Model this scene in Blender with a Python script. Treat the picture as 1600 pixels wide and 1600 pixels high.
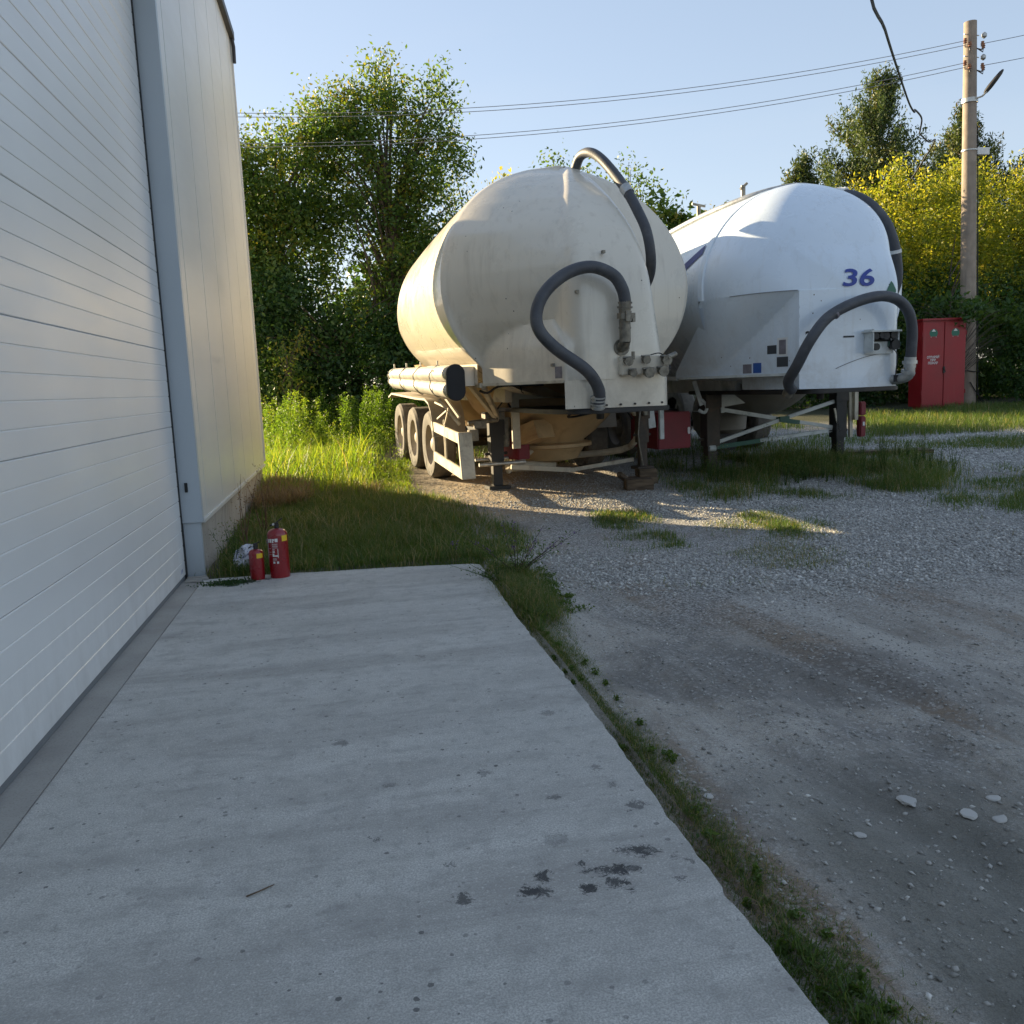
import bpy, bmesh, math, random
import numpy as np
from mathutils import Vector, Matrix, noise as mnoise
R=math.radians
rng=np.random.default_rng(7); random.seed(7)
sc=bpy.context.scene
for o in list(bpy.data.objects): bpy.data.objects.remove(o)
col=sc.collection
# ------------------------------------------------------------------ camera
F,W,CH=1385.0,1600.0,1.42
yaw,pitch,roll=R(10.2),R(8.2),R(2.4)
cd=bpy.data.cameras.new('camera'); cam=bpy.data.objects.new('camera',cd); col.objects.link(cam); sc.camera=cam
cd.sensor_width=36; cd.lens=36*F/W; cd.clip_end=2000; cd.clip_start=0.05
fw=Vector((math.sin(yaw)*math.cos(pitch),math.cos(yaw)*math.cos(pitch),-math.sin(pitch)))
r0=Vector((math.cos(yaw),-math.sin(yaw),0)); u0=r0.cross(fw)
rr=r0*math.cos(roll)-u0*math.sin(roll); uu=r0*math.sin(roll)+u0*math.cos(roll)
cam.matrix_world=Matrix(((rr.x,uu.x,-fw.x,0),(rr.y,uu.y,-fw.y,0),(rr.z,uu.z,-fw.z,CH),(0,0,0,1)))
# ------------------------------------------------------------------ light
SAZ=43.0; SEL=16.0            # sun stands back-left: 43 degrees left of +Y
w=bpy.data.worlds.new("World"); sc.world=w; w.use_nodes=True
nt=w.node_tree; bg=nt.nodes['Background']
sky=nt.nodes.new('ShaderNodeTexSky'); sky.sky_type='NISHITA'; sky.sun_disc=False
sky.sun_elevation=R(SEL); sky.sun_rotation=R(-SAZ); sky.air_density=1.0; sky.dust_density=0.25; sky.ozone_density=2.2
hs=nt.nodes.new('ShaderNodeHueSaturation'); hs.inputs['Saturation'].default_value=1.0; gm=nt.nodes.new('ShaderNodeGamma'); gm.inputs[1].default_value=0.5; nt.links.new(sky.outputs[0],gm.inputs[0]); nt.links.new(gm.outputs[0],hs.inputs['Color'])
tn=nt.nodes.new('ShaderNodeMix'); tn.data_type='RGBA'; tn.blend_type='MULTIPLY'; tn.inputs[0].default_value=1.0; nt.links.new(hs.outputs[0],tn.inputs[6]); tn.inputs[7].default_value=(0.97,0.955,1.0,1)
# thin high cirrus
wc=nt.nodes.new('ShaderNodeTexCoord'); wm=nt.nodes.new('ShaderNodeMapping'); wm.inputs['Scale'].default_value=(1.2,2.6,7.0); wm.inputs['Rotation'].default_value=(0.2,0.1,0.6); nt.links.new(wc.outputs['Generated'],wm.inputs[0])
wn=nt.nodes.new('ShaderNodeTexNoise'); wn.inputs['Scale'].default_value=1.6; wn.inputs['Detail'].default_value=6; wn.inputs['Roughness'].default_value=.6; nt.links.new(wm.outputs[0],wn.inputs['Vector'])
wr=nt.nodes.new('ShaderNodeMapRange'); wr.inputs[1].default_value=.48; wr.inputs[2].default_value=.72; wr.inputs[4].default_value=.12; nt.links.new(wn.outputs['Fac'],wr.inputs[0])
cm=nt.nodes.new('ShaderNodeMix'); cm.data_type='RGBA'; nt.links.new(wr.outputs[0],cm.inputs[0]); nt.links.new(tn.outputs[2],cm.inputs[6]); cm.inputs[7].default_value=(1.7,1.85,2.05,1)
nt.links.new(cm.outputs[2],bg.inputs[0]); bg.inputs[1].default_value=0.14
sd=bpy.data.lights.new('sun','SUN'); sd.energy=5.0; sd.angle=R(0.5); sd.color=(1.0,0.80,0.50)
so=bpy.data.objects.new('sun',sd); col.objects.link(so)
sdir=Vector((-math.sin(R(SAZ))*math.cos(R(SEL)),math.cos(R(SAZ))*math.cos(R(SEL)),math.sin(R(SEL))))
so.rotation_euler=sdir.to_track_quat('Z','Y').to_euler(); so.location=(-10,15,12)
sc.view_settings.view_transform='Standard'; sc.view_settings.look='None'; sc.view_settings.exposure=1.65; sc.view_settings.gamma=1.0
sc.render.engine='CYCLES'; sc.cycles.caustics_reflective=False; sc.cycles.caustics_refractive=False

# ------------------------------------------------------------------ helpers
def tag(o,label=None,cat=None,group=None,kind=None):
    if label: o['label']=label
    if cat: o['category']=cat
    if group: o['group']=group
    if kind: o['kind']=kind
    return o
def empty(name,loc=(0,0,0),rz=0):
    o=bpy.data.objects.new(name,None); o.location=loc; o.rotation_euler=(0,0,rz); o.empty_display_size=.2; col.objects.link(o); return o
class MB:
    def __init__(s): s.v=[]; s.f=[]; s.m=[]; s.cm=0
    def add(s,vs,fs):
        n=len(s.v); s.v+= [tuple(map(float,v)) for v in vs]; s.f+=[tuple(n+i for i in f) for f in fs]; s.m+=[s.cm]*len(fs)
    def box(s,c,d,rz=0,rx=0,ry=0):
        m=Matrix.Rotation(rz,3,'Z')@Matrix.Rotation(ry,3,'Y')@Matrix.Rotation(rx,3,'X'); c=Vector(c)
        vs=[c+m@Vector((x*d[0]/2,y*d[1]/2,z*d[2]/2)) for x in(-1,1) for y in(-1,1) for z in(-1,1)]
        s.add(vs,[(0,1,3,2),(4,6,7,5),(0,4,5,1),(2,3,7,6),(0,2,6,4),(1,5,7,3)])
    def beam(s,a,b,w,h,up=(0,0,1)):
        a,b=Vector(a),Vector(b); d=(b-a).normalized(); u=Vector(up)
        if abs(d.dot(u))>.98: u=Vector((0,1,0))
        x=d.cross(u).normalized(); z=x.cross(d)
        vs=[p+x*(i*w/2)+z*(j*h/2) for p in(a,b) for i,j in((-1,-1),(1,-1),(1,1),(-1,1))]
        s.add(vs,[(0,1,2,3),(7,6,5,4),(0,4,5,1),(1,5,6,2),(2,6,7,3),(3,7,4,0)])
    def tube(s,pts,r,seg=12,cap=True,smooth_n=0):
        pts=[Vector(p) for p in pts]
        if smooth_n: 
            q=[]
            P=[pts[0]]+pts+[pts[-1]]
            for i in range(1,len(P)-2):
                for k in range(smooth_n):
                    t=k/smooth_n; a,b,c,d=P[i-1],P[i],P[i+1],P[i+2]
                    q.append(.5*((2*b)+(c-a)*t+(2*a-5*b+4*c-d)*t*t+(3*b-a-3*c+d)*t**3))
            q.append(pts[-1]); pts=q
        n=len(pts); rs=r if isinstance(r,(list,tuple)) else [r]*n
        if len(rs)!=n: rs=[rs[0]+(rs[-1]-rs[0])*i/(n-1) for i in range(n)]
        t0=(pts[1]-pts[0]).normalized(); nx=t0.orthogonal().normalized(); vs=[]
        for i,p in enumerate(pts):
            t=(pts[min(i+1,n-1)]-pts[max(i-1,0)]).normalized()
            nx=(nx-t*nx.dot(t)).normalized(); ny=t.cross(nx)
            for k in range(seg):
                a=2*math.pi*k/seg; vs.append(p+(nx*math.cos(a)+ny*math.sin(a))*rs[i])
        fs=[(i*seg+k,i*seg+(k+1)%seg,(i+1)*seg+(k+1)%seg,(i+1)*seg+k) for i in range(n-1) for k in range(seg)]
        if cap: fs+= [tuple(range(seg-1,-1,-1)),tuple((n-1)*seg+k for k in range(seg))]
        s.add(vs,fs)
    def cyl(s,a,b,r,r2=None,seg=20): s.tube([a,b],[r,r if r2 is None else r2],seg)
    def lathe(s,prof,o=(0,0,0),axis='Z',seg=28):
        o=Vector(o); vs=[]
        for rad,h in prof:
            for k in range(seg):
                a=2*math.pi*k/seg; c,d=rad*math.cos(a),rad*math.sin(a)
                vs.append(o+{'Z':Vector((c,d,h)),'X':Vector((h,c,d)),'Y':Vector((c,h,d))}[axis])
        n=len(prof)
        fs=[(i*seg+k,i*seg+(k+1)%seg,(i+1)*seg+(k+1)%seg,(i+1)*seg+k) for i in range(n-1) for k in range(seg)]
        s.add(vs,fs)
    def build(s,name,mats,parent=None,bevel=0,smooth=True,ang=35):
        me=bpy.data.meshes.new(name); me.from_pydata(s.v,[],s.f)
        if not isinstance(mats,(list,tuple)): mats=[mats]
        for m in mats: me.materials.append(m)
        for p,mi in zip(me.polygons,s.m): p.material_index=mi
        bm=bmesh.new(); bm.from_mesh(me)
        bmesh.ops.recalc_face_normals(bm,faces=bm.faces)
        if bevel: bmesh.ops.bevel(bm,geom=[e for e in bm.edges if len(e.link_faces)==2 and e.calc_face_angle(0)>.6],offset=bevel,segments=2,affect='EDGES',clamp_overlap=True)
        for e in bm.edges:
            if len(e.link_faces)==2: e.smooth=e.calc_face_angle(0)<R(ang)
        for f in bm.faces: f.smooth=smooth
        bm.to_mesh(me); bm.free()
        global LAST
        LAST=[]
        if name in KEEP or len(s.f)>6000:
            o=bpy.data.objects.new(name,me); col.objects.link(o); LAST.append(o)
        else:
            for me2 in split_mesh(me,name):
                o=bpy.data.objects.new(name,me2); col.objects.link(o); LAST.append(o)
        for o in LAST:
            if parent: o.parent=parent
        return LAST[0]
LAST=[]
KEEP={'fleet_number','trunk','stem','foliage','clad_wall','rear_wall','timber_plank','plastic_bag','broken_rubble','printed_label','tyre','rim','sticker_print','insulator_hook','manifold','outlet_flange'}
def split_mesh(me,name):
    # pieces that do not touch become parts of their own
    n=len(me.vertices); par=list(range(n))
    def find(a):
        while par[a]!=a: par[a]=par[par[a]]; a=par[a]
        return a
    for p in me.polygons:
        a=find(p.vertices[0])
        for v in p.vertices[1:]:
            b=find(v)
            if a!=b: par[b]=a
    grp={}
    for i in range(n): grp.setdefault(find(i),[]).append(i)
    co=np.empty(n*3,np.float32); me.vertices.foreach_get('co',co); co=co.reshape(-1,3)
    cl=[(set(v),co[v].min(0)-.006,co[v].max(0)+.006) for v in grp.values()]
    ch=True
    while ch:
        ch=False; i=0
        while i<len(cl):
            j=i+1
            while j<len(cl):
                if (cl[i][1]<cl[j][2]).all() and (cl[j][1]<cl[i][2]).all():
                    a=np.array([co[v] for v in list(cl[i][0])[:400]]); b=np.array([co[v] for v in list(cl[j][0])[:400]])
                    cl[i]=(cl[i][0]|cl[j][0],np.minimum(cl[i][1],cl[j][1]),np.maximum(cl[i][2],cl[j][2])); cl.pop(j); ch=True
                else: j+=1
            i+=1
    if len(cl)==1 or len(cl)>16: return [me]
    out=[]
    for vs,_,_ in cl:
        bm=bmesh.new(); bm.from_mesh(me); bm.verts.ensure_lookup_table()
        bmesh.ops.delete(bm,geom=[v for v in bm.verts if v.index not in vs],context='VERTS')
        m2=bpy.data.meshes.new(name); bm.to_mesh(m2); bm.free()
        for m in me.materials: m2.materials.append(m)
        out.append(m2)
    bpy.data.meshes.remove(me); return out
def npmesh(name,V,Fq,mat,attr=None,parent=None,smooth=False,tri=False):
    k=3 if tri else 4
    me=bpy.data.meshes.new(name); V=np.asarray(V,np.float32); Fq=np.asarray(Fq,np.int32)
    me.vertices.add(len(V)); me.vertices.foreach_set('co',V.ravel())
    me.loops.add(len(Fq)*k); me.loops.foreach_set('vertex_index',Fq.ravel())
    me.polygons.add(len(Fq)); me.polygons.foreach_set('loop_start',np.arange(len(Fq),dtype=np.int32)*k)
    me.update(calc_edges=True)
    if smooth: me.polygons.foreach_set('use_smooth',np.ones(len(Fq),bool))
    me.materials.append(mat)
    if attr is not None:
        a=me.attributes.new('tint','FLOAT','POINT'); a.data.foreach_set('value',np.asarray(attr,np.float32))
    o=bpy.data.objects.new(name,me); col.objects.link(o)
    if parent: o.parent=parent
    return o
def gz(x,y): return min(1.0,0.035*max(0,y-8.5))
def gzn(x,y): return np.clip(0.035*np.maximum(0,y-8.5),0,1.0)

# ------------------------------------------------------------------ materials
class NT:
    def __init__(s,name):
        s.m=bpy.data.materials.new(name); s.m.use_nodes=True; s.t=s.m.node_tree; s.b=s.t.nodes['Principled BSDF']
        g=s.t.nodes.new('ShaderNodeNewGeometry'); s.pos=g.outputs['Position']; s.nor=g.outputs['Normal']
        tc=s.t.nodes.new('ShaderNodeTexCoord'); s.obj=tc.outputs['Object']
    def n(s,typ,**k):
        nd=s.t.nodes.new(typ)
        for a,b in k.items(): setattr(nd,a,b)
        return nd
    def set(s,inp,v):
        if isinstance(v,bpy.types.NodeSocket): s.t.links.new(v,inp)
        else:
            if isinstance(v,tuple) and len(v)==3 and inp.type=='RGBA': v=(*v,1)
            inp.default_value=v
    def noise(s,vec,scale,detail=4,rough=.55,dist=0,out='Fac'):
        nd=s.n('ShaderNodeTexNoise'); s.set(nd.inputs['Vector'],vec); nd.inputs['Scale'].default_value=scale
        nd.inputs['Detail'].default_value=detail; nd.inputs['Roughness'].default_value=rough; nd.inputs['Distortion'].default_value=dist
        return nd.outputs[out]
    def voro(s,vec,scale,feature='F1',out='Distance',rnd=1):
        nd=s.n('ShaderNodeTexVoronoi',feature=feature); s.set(nd.inputs['Vector'],vec); nd.inputs['Scale'].default_value=scale; nd.inputs['Randomness'].default_value=rnd
        return nd.outputs[out]
    def map(s,v,a,b,c=0,d=1,clamp=True):
        nd=s.n('ShaderNodeMapRange'); nd.clamp=clamp; s.set(nd.inputs[0],v)
        for i,x in enumerate((a,b,c,d)): s.set(nd.inputs[i+1],x)
        return nd.outputs[0]
    def math(s,op,a,b=0.0,c=None):
        nd=s.n('ShaderNodeMath',operation=op); s.set(nd.inputs[0],a); s.set(nd.inputs[1],b)
        if c is not None: s.set(nd.inputs[2],c)
        return nd.outputs[0]
    def mix(s,f,a,b,mode='MIX'):
        nd=s.n('ShaderNodeMix',data_type='RGBA',blend_type=mode); s.set(nd.inputs[0],f); s.set(nd.inputs[6],a); s.set(nd.inputs[7],b); return nd.outputs[2]
    def vmul(s,v,m,rz=0):
        nd=s.n('ShaderNodeMapping'); s.set(nd.inputs[0],v); nd.inputs['Scale'].default_value=m; nd.inputs['Rotation'].default_value=(0,0,rz); return nd.outputs[0]
    def xyz(s,v):
        nd=s.n('ShaderNodeSeparateXYZ'); s.set(nd.inputs[0],v); return nd.outputs
    def bump(s,h,st=.3,dist=.01,prev=None):
        nd=s.n('ShaderNodeBump'); s.set(nd.inputs['Height'],h); nd.inputs['Strength'].default_value=st; nd.inputs['Distance'].default_value=dist
        if prev: s.set(nd.inputs['Normal'],prev)
        return nd.outputs[0]
    def out(s,color=None,rough=None,metal=None,normal=None,spec=None,coat=None):
        if color is not None: s.set(s.b.inputs['Base Color'],color)
        if rough is not None: s.set(s.b.inputs['Roughness'],rough)
        if metal is not None: s.set(s.b.inputs['Metallic'],metal)
        if normal is not None: s.set(s.b.inputs['Normal'],normal)
        if spec is not None: s.set(s.b.inputs['Specular IOR Level'],spec)
        if coat is not None: s.set(s.b.inputs['Coat Weight'],coat)
        return s.m
def M_simple(name,c,rough=.6,metal=0,var=.25,scale=6,dirt=None,dscale=2.5,damt=.5,bump=.0,coat=0):
    a=NT(name); n1=a.noise(a.obj,scale,5); 
    dk=tuple(x*(1-var) for x in c); lt=tuple(min(1,x*(1+var*.6)) for x in c)
    cc=a.mix(a.map(n1,.3,.7),dk,lt)
    if dirt:
        n2=a.noise(a.obj,dscale,6,.65,.6); cc=a.mix(a.map(n2,.52,.72,0,damt),cc,dirt)
    nm=a.bump(a.noise(a.obj,scale*6,3),bump,.005) if bump else None
    return a.out(cc,a.map(n1,.2,.8,rough*.85,min(1,rough*1.15)),metal,nm,coat=coat)

def M_tank(name,base,low,streak=.35,rough=.33):
    a=NT(name); P=a.obj; z=a.xyz(P)[2]
    n=a.noise(P,1.1,4); c=a.mix(a.map(n,.3,.7),tuple(x*.93 for x in base),base)
    # run-down streaks: noise stretched vertically
    st=a.noise(a.vmul(P,(7,7,.55)),1.6,5,.6); sm=a.math('MULTIPLY',a.map(st,.53,.72),streak)
    c=a.mix(sm,c,low)
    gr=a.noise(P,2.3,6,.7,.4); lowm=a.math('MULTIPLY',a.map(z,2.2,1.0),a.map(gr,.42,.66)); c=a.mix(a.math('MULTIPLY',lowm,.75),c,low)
    # chips
    ch=a.math('MULTIPLY',a.math('LESS_THAN',a.voro(P,9,'F1'),.07),a.math('GREATER_THAN',a.noise(P,1.7,3),.58)); c=a.mix(ch,c,(.06,.045,.035))
    return a.out(c,a.map(gr,.3,.7,rough-.06,rough+.14),0,a.bump(a.noise(P,.9,2),.12,.05),coat=.5)
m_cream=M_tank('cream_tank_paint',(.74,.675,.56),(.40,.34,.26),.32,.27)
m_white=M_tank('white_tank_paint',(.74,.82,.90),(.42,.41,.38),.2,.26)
m_creamfr=M_simple('cream_frame_paint',(.60,.54,.42),.55,var=.2,scale=5,dirt=(.16,.10,.06),dscale=3.2,damt=.75,bump=.2)
m_whitefr=M_simple('white_frame_paint',(.62,.64,.62),.5,var=.2,scale=5,dirt=(.10,.14,.11),dscale=3,damt=.7,bump=.2)
m_greenfr=M_simple('green_frame_paint',(.03,.13,.09),.5,var=.3,scale=5,dirt=(.3,.33,.3),dscale=4,damt=.4)
m_hopper=M_simple('dusty_hopper_paint',(.55,.38,.20),.6,var=.25,scale=2,dirt=(.24,.13,.06),dscale=1.8,damt=.7,bump=.3)
m_hopperg=M_simple('grey_hopper_paint',(.30,.27,.23),.6,var=.2,scale=2,dirt=(.16,.14,.11),dscale=1.8,damt=.6,bump=.2)
m_hose=M_simple('dark_hose_rubber',(.065,.068,.078),.55,var=.25,scale=8,dirt=(.17,.17,.17),dscale=4,damt=.35,bump=.3)
m_black=M_simple('black_steel',(.022,.021,.02),.55,var=.3,scale=9,dirt=(.07,.05,.035),damt=.6)
m_leg=M_simple('rusty_leg_steel',(.07,.055,.042),.65,var=.35,scale=9,dirt=(.16,.09,.05),damt=.6,bump=.4)
m_tyre=M_simple('dusty_tyre_rubber',(.15,.135,.115),.85,var=.3,scale=14,dirt=(.30,.26,.21),dscale=3,damt=.6,bump=.5)
m_rim=M_simple('dusty_rim_steel',(.36,.31,.25),.6,var=.25,scale=8,dirt=(.15,.1,.06),damt=.6)
m_galv=M_simple('galvanised_metal',(.50,.50,.48),.42,.7,var=.25,scale=14)
m_brass=M_simple('weathered_fitting_metal',(.24,.22,.18),.5,.6,var=.4,scale=18,dirt=(.04,.035,.03),dscale=12,damt=.8)
m_rubberblk=M_simple('black_rubber',(.015,.015,.017),.6,var=.2)
m_tube=M_simple('grey_carrier_tube',(.42,.39,.34),.55,var=.2,scale=4,dirt=(.2,.16,.11),damt=.7)
m_fender=M_simple('grey_mudguard',(.38,.34,.28),.55,var=.2,scale=3,dirt=(.55,.5,.42),damt=.4)
m_redp=M_simple('dull_red_paint',(.20,.012,.022),.5,var=.2,scale=4)
m_bluep=M_simple('blue_stripe_paint',(.02,.03,.17),.4,var=.1)
m_blue2=M_simple('blue_lettering_paint',(.012,.04,.30),.4,var=.1)
m_blk2=M_simple('black_lettering_paint',(.012,.014,.018),.45,var=.1)
m_green2=M_simple('green_emblem_paint',(.015,.14,.09),.45,var=.1)
m_whitest=M_simple('white_sticker',(.72,.72,.70),.5,var=.1)
m_bluest=M_simple('blue_sticker',(.03,.10,.35),.45,var=.15)
m_greyst=M_simple('grey_placard',(.045,.05,.058),.6,var=.2)
m_plate=M_simple('faded_placard',(.22,.20,.22),.6,var=.3,scale=12)
m_yellow=M_simple('yellow_sticker',(.75,.50,.02),.5,var=.1)
m_silver=M_simple('zinc',(.6,.6,.6),.3,.8,var=.1)
m_refl=M_simple('reflector_lens',(.7,.68,.68),.25,var=.1)
def M_wood():
    a=NT('dark_wood'); n=a.noise(a.vmul(a.obj,(2,14,14)),2,5); return a.out(a.mix(a.map(n,.3,.7),(.05,.033,.02),(.17,.12,.075)),.85,0,a.bump(n,.5,.01))
m_wood=M_wood()
def M_cab():
    a=NT('red_cabinet_paint'); n=a.noise(a.obj,1.6,5); s=a.noise(a.vmul(a.obj,(8,8,.7)),1.4,5)
    c=a.mix(a.map(n,.3,.7),(.24,.008,.014),(.34,.014,.02)); c=a.mix(a.map(s,.6,.8,0,.4),c,(.30,.07,.06))
    return a.out(c,a.map(n,.3,.7,.35,.5),0,a.bump(a.noise(a.obj,1.2,2),.15,.05))
m_cab=M_cab()
m_exred=M_simple('extinguisher_red_paint',(.24,.008,.013),.28,var=.12,scale=5,coat=.5)
def M_conc():
    a=NT('slab_concrete'); P=a.pos
    big=a.noise(P,.55,5,.55); mid=a.noise(P,3.2,6,.65); 
    bands=a.noise(a.vmul(P,(.35,2.6,1)),1.3,5,.6,.4)
    c=a.mix(a.map(big,.3,.72),(.50,.49,.45),(.72,.705,.655))
    c=a.mix(a.map(bands,.45,.66,0,.8),c,(.35,.335,.31))
    c=a.mix(a.map(mid,.52,.72,0,.5),c,(.68,.665,.63))
    fine=a.noise(P,170,3,.7); c=a.mix(a.map(fine,.40,.58,0,.75),c,(.32,.31,.285))
    fine2=a.noise(P,95,2,.5); c=a.mix(a.map(fine2,.60,.70,0,.6),c,(.70,.68,.64))
    # pitted specks, denser in some areas
    area=a.map(a.noise(P,.9,3),.42,.6); blot=a.noise(P,7,5,.7); c=a.mix(a.map(blot,.48,.70,0,.5),c,(.29,.28,.26)); blot2=a.noise(P,22,4,.7); c=a.mix(a.map(blot2,.54,.70,0,.5),c,(.25,.24,.225)); sc1=a.noise(a.vmul(P,(1.2,30,1)),1,4,.6); c=a.mix(a.math('MULTIPLY',a.map(sc1,.58,.70,0,.35),a.map(big,.4,.6)),c,(.27,.26,.24))
    v=a.voro(P,28,'F1'); vc=a.xyz(a.voro(P,28,'F1','Color'))[0]
    sp=a.math('MULTIPLY',a.math('LESS_THAN',a.math('ADD',v,a.math('MULTIPLY',a.noise(P,150,4,.8),.22)),a.math('ADD',.07,a.math('MULTIPLY',vc,.30))),a.math('GREATER_THAN',a.xyz(a.voro(P,28,'F1','Color'))[1],.62))
    c=a.mix(a.math('MULTIPLY',sp,a.math('ADD',a.math('MULTIPLY',area,.6),.25)),c,(.07,.07,.07))
    v3=a.voro(P,11,'F1'); k3=a.xyz(a.voro(P,11,'F1','Color')); sp3=a.math('MULTIPLY',a.math('LESS_THAN',a.math('ADD',v3,a.math('MULTIPLY',a.noise(P,70,5,.8),.16)),a.math('ADD',.06,a.math('MULTIPLY',k3[0],.15))),a.math('GREATER_THAN',k3[1],.84)); c=a.mix(a.math('MULTIPLY',sp3,.5),c,(.09,.088,.085))
    sm2=a.noise(a.vmul(P,(1,2.4,1)),2.2,5,.65,.5); c=a.mix(a.map(sm2,.56,.70,0,.5),c,(.27,.26,.245))
    # dark oil spots at their own places
    wob=a.noise(P,24,8,.85,.6,'Color'); wv=a.n('ShaderNodeVectorMath',operation='MULTIPLY_ADD'); a.set(wv.inputs[0],wob); wv.inputs[1].default_value=(.20,.20,0); a.set(wv.inputs[2],P)
    off=a.n('ShaderNodeVectorMath',operation='SUBTRACT'); a.set(off.inputs[0],wv.outputs[0]); off.inputs[1].default_value=(.10,.10,0)
    m=None
    for (x,y,r,k) in [(-.11,3.53,.045,.5),(.06,3.08,.028,.5),(.77,3.61,.045,.45),(.41,3.09,.03,.5),(.82,3.03,.028,.5),(.84,2.87,.025,.5),(.79,2.42,.036,.95),(.74,2.435,.026,.8),(.83,2.40,.020,.8),(.70,2.335,.036,1),(.65,2.34,.028,.9),(.745,2.325,.024,.8),(.61,2.345,.018,.9),(.47,2.36,.03,.95),(.42,2.29,.035,1),(.455,2.28,.03,.9),(.58,2.26,.032,1),(.66,2.27,.025,.9),(.69,2.25,.026,1),(.23,2.30,.034,.8),(.59,2.39,.022,.9),(.91,2.33,.018,.7),(.85,2.24,.016,.8),(.88,2.36,.012,.8),(.86,2.7,.04,.7),(.61,2.83,.02,.6),(.55,2.55,.06,.3),(-.85,6.95,.09,1),(-.7,7.0,.05,.9),(-.95,6.85,.05,.9),(.3,4.6,.03,.4),(.65,4.2,.02,.5),(-.5,3.3,.02,.6),(0,2.7,.018,.7),(.21,2.49,.016,.7)]:
        d=a.n('ShaderNodeVectorMath',operation='DISTANCE'); a.set(d.inputs[0],off.outputs[0]); d.inputs[1].default_value=(x,y,0)
        k1=a.map(d.outputs['Value'],r*.82,r*.70,0,k*.92); m=k1 if m is None else a.math('MAXIMUM',m,k1)
    c=a.mix(m,c,(.035,.036,.038))
    h=a.math('ADD',a.math('MULTIPLY',fine,.6),a.math('MULTIPLY',mid,.7))
    return a.out(c,.88,0,a.bump(h,.45,.006))
m_conc=M_conc()
def M_sill():
    a=NT('threshold_concrete'); n=a.noise(a.pos,2.5,5); f=a.noise(a.pos,120,2)
    c=a.mix(a.map(n,.35,.7),(.30,.285,.26),(.40,.385,.35)); c=a.mix(a.map(f,.5,.7,0,.3),c,(.13,.13,.12)); return a.out(c,.85,0,a.bump(f,.2,.003))
m_sill=M_sill()
def M_plinth():
    a=NT('rough_plinth_concrete'); P=a.pos; n=a.noise(P,2.2,6,.65); s=a.noise(a.vmul(P,(1,5,.9)),1.8,5,.6)
    c=a.mix(a.map(n,.3,.7),(.30,.285,.26),(.42,.41,.385)); c=a.mix(a.map(s,.55,.7,0,.6),c,(.17,.155,.135)); f=a.noise(P,60,3)
    c=a.mix(a.math('LESS_THAN',a.voro(P,17,'F1'),.12),c,(.15,.14,.12))
    return a.out(c,.9,0,a.bump(a.math('ADD',f,n),.5,.01))
m_plinth=M_plinth()
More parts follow.
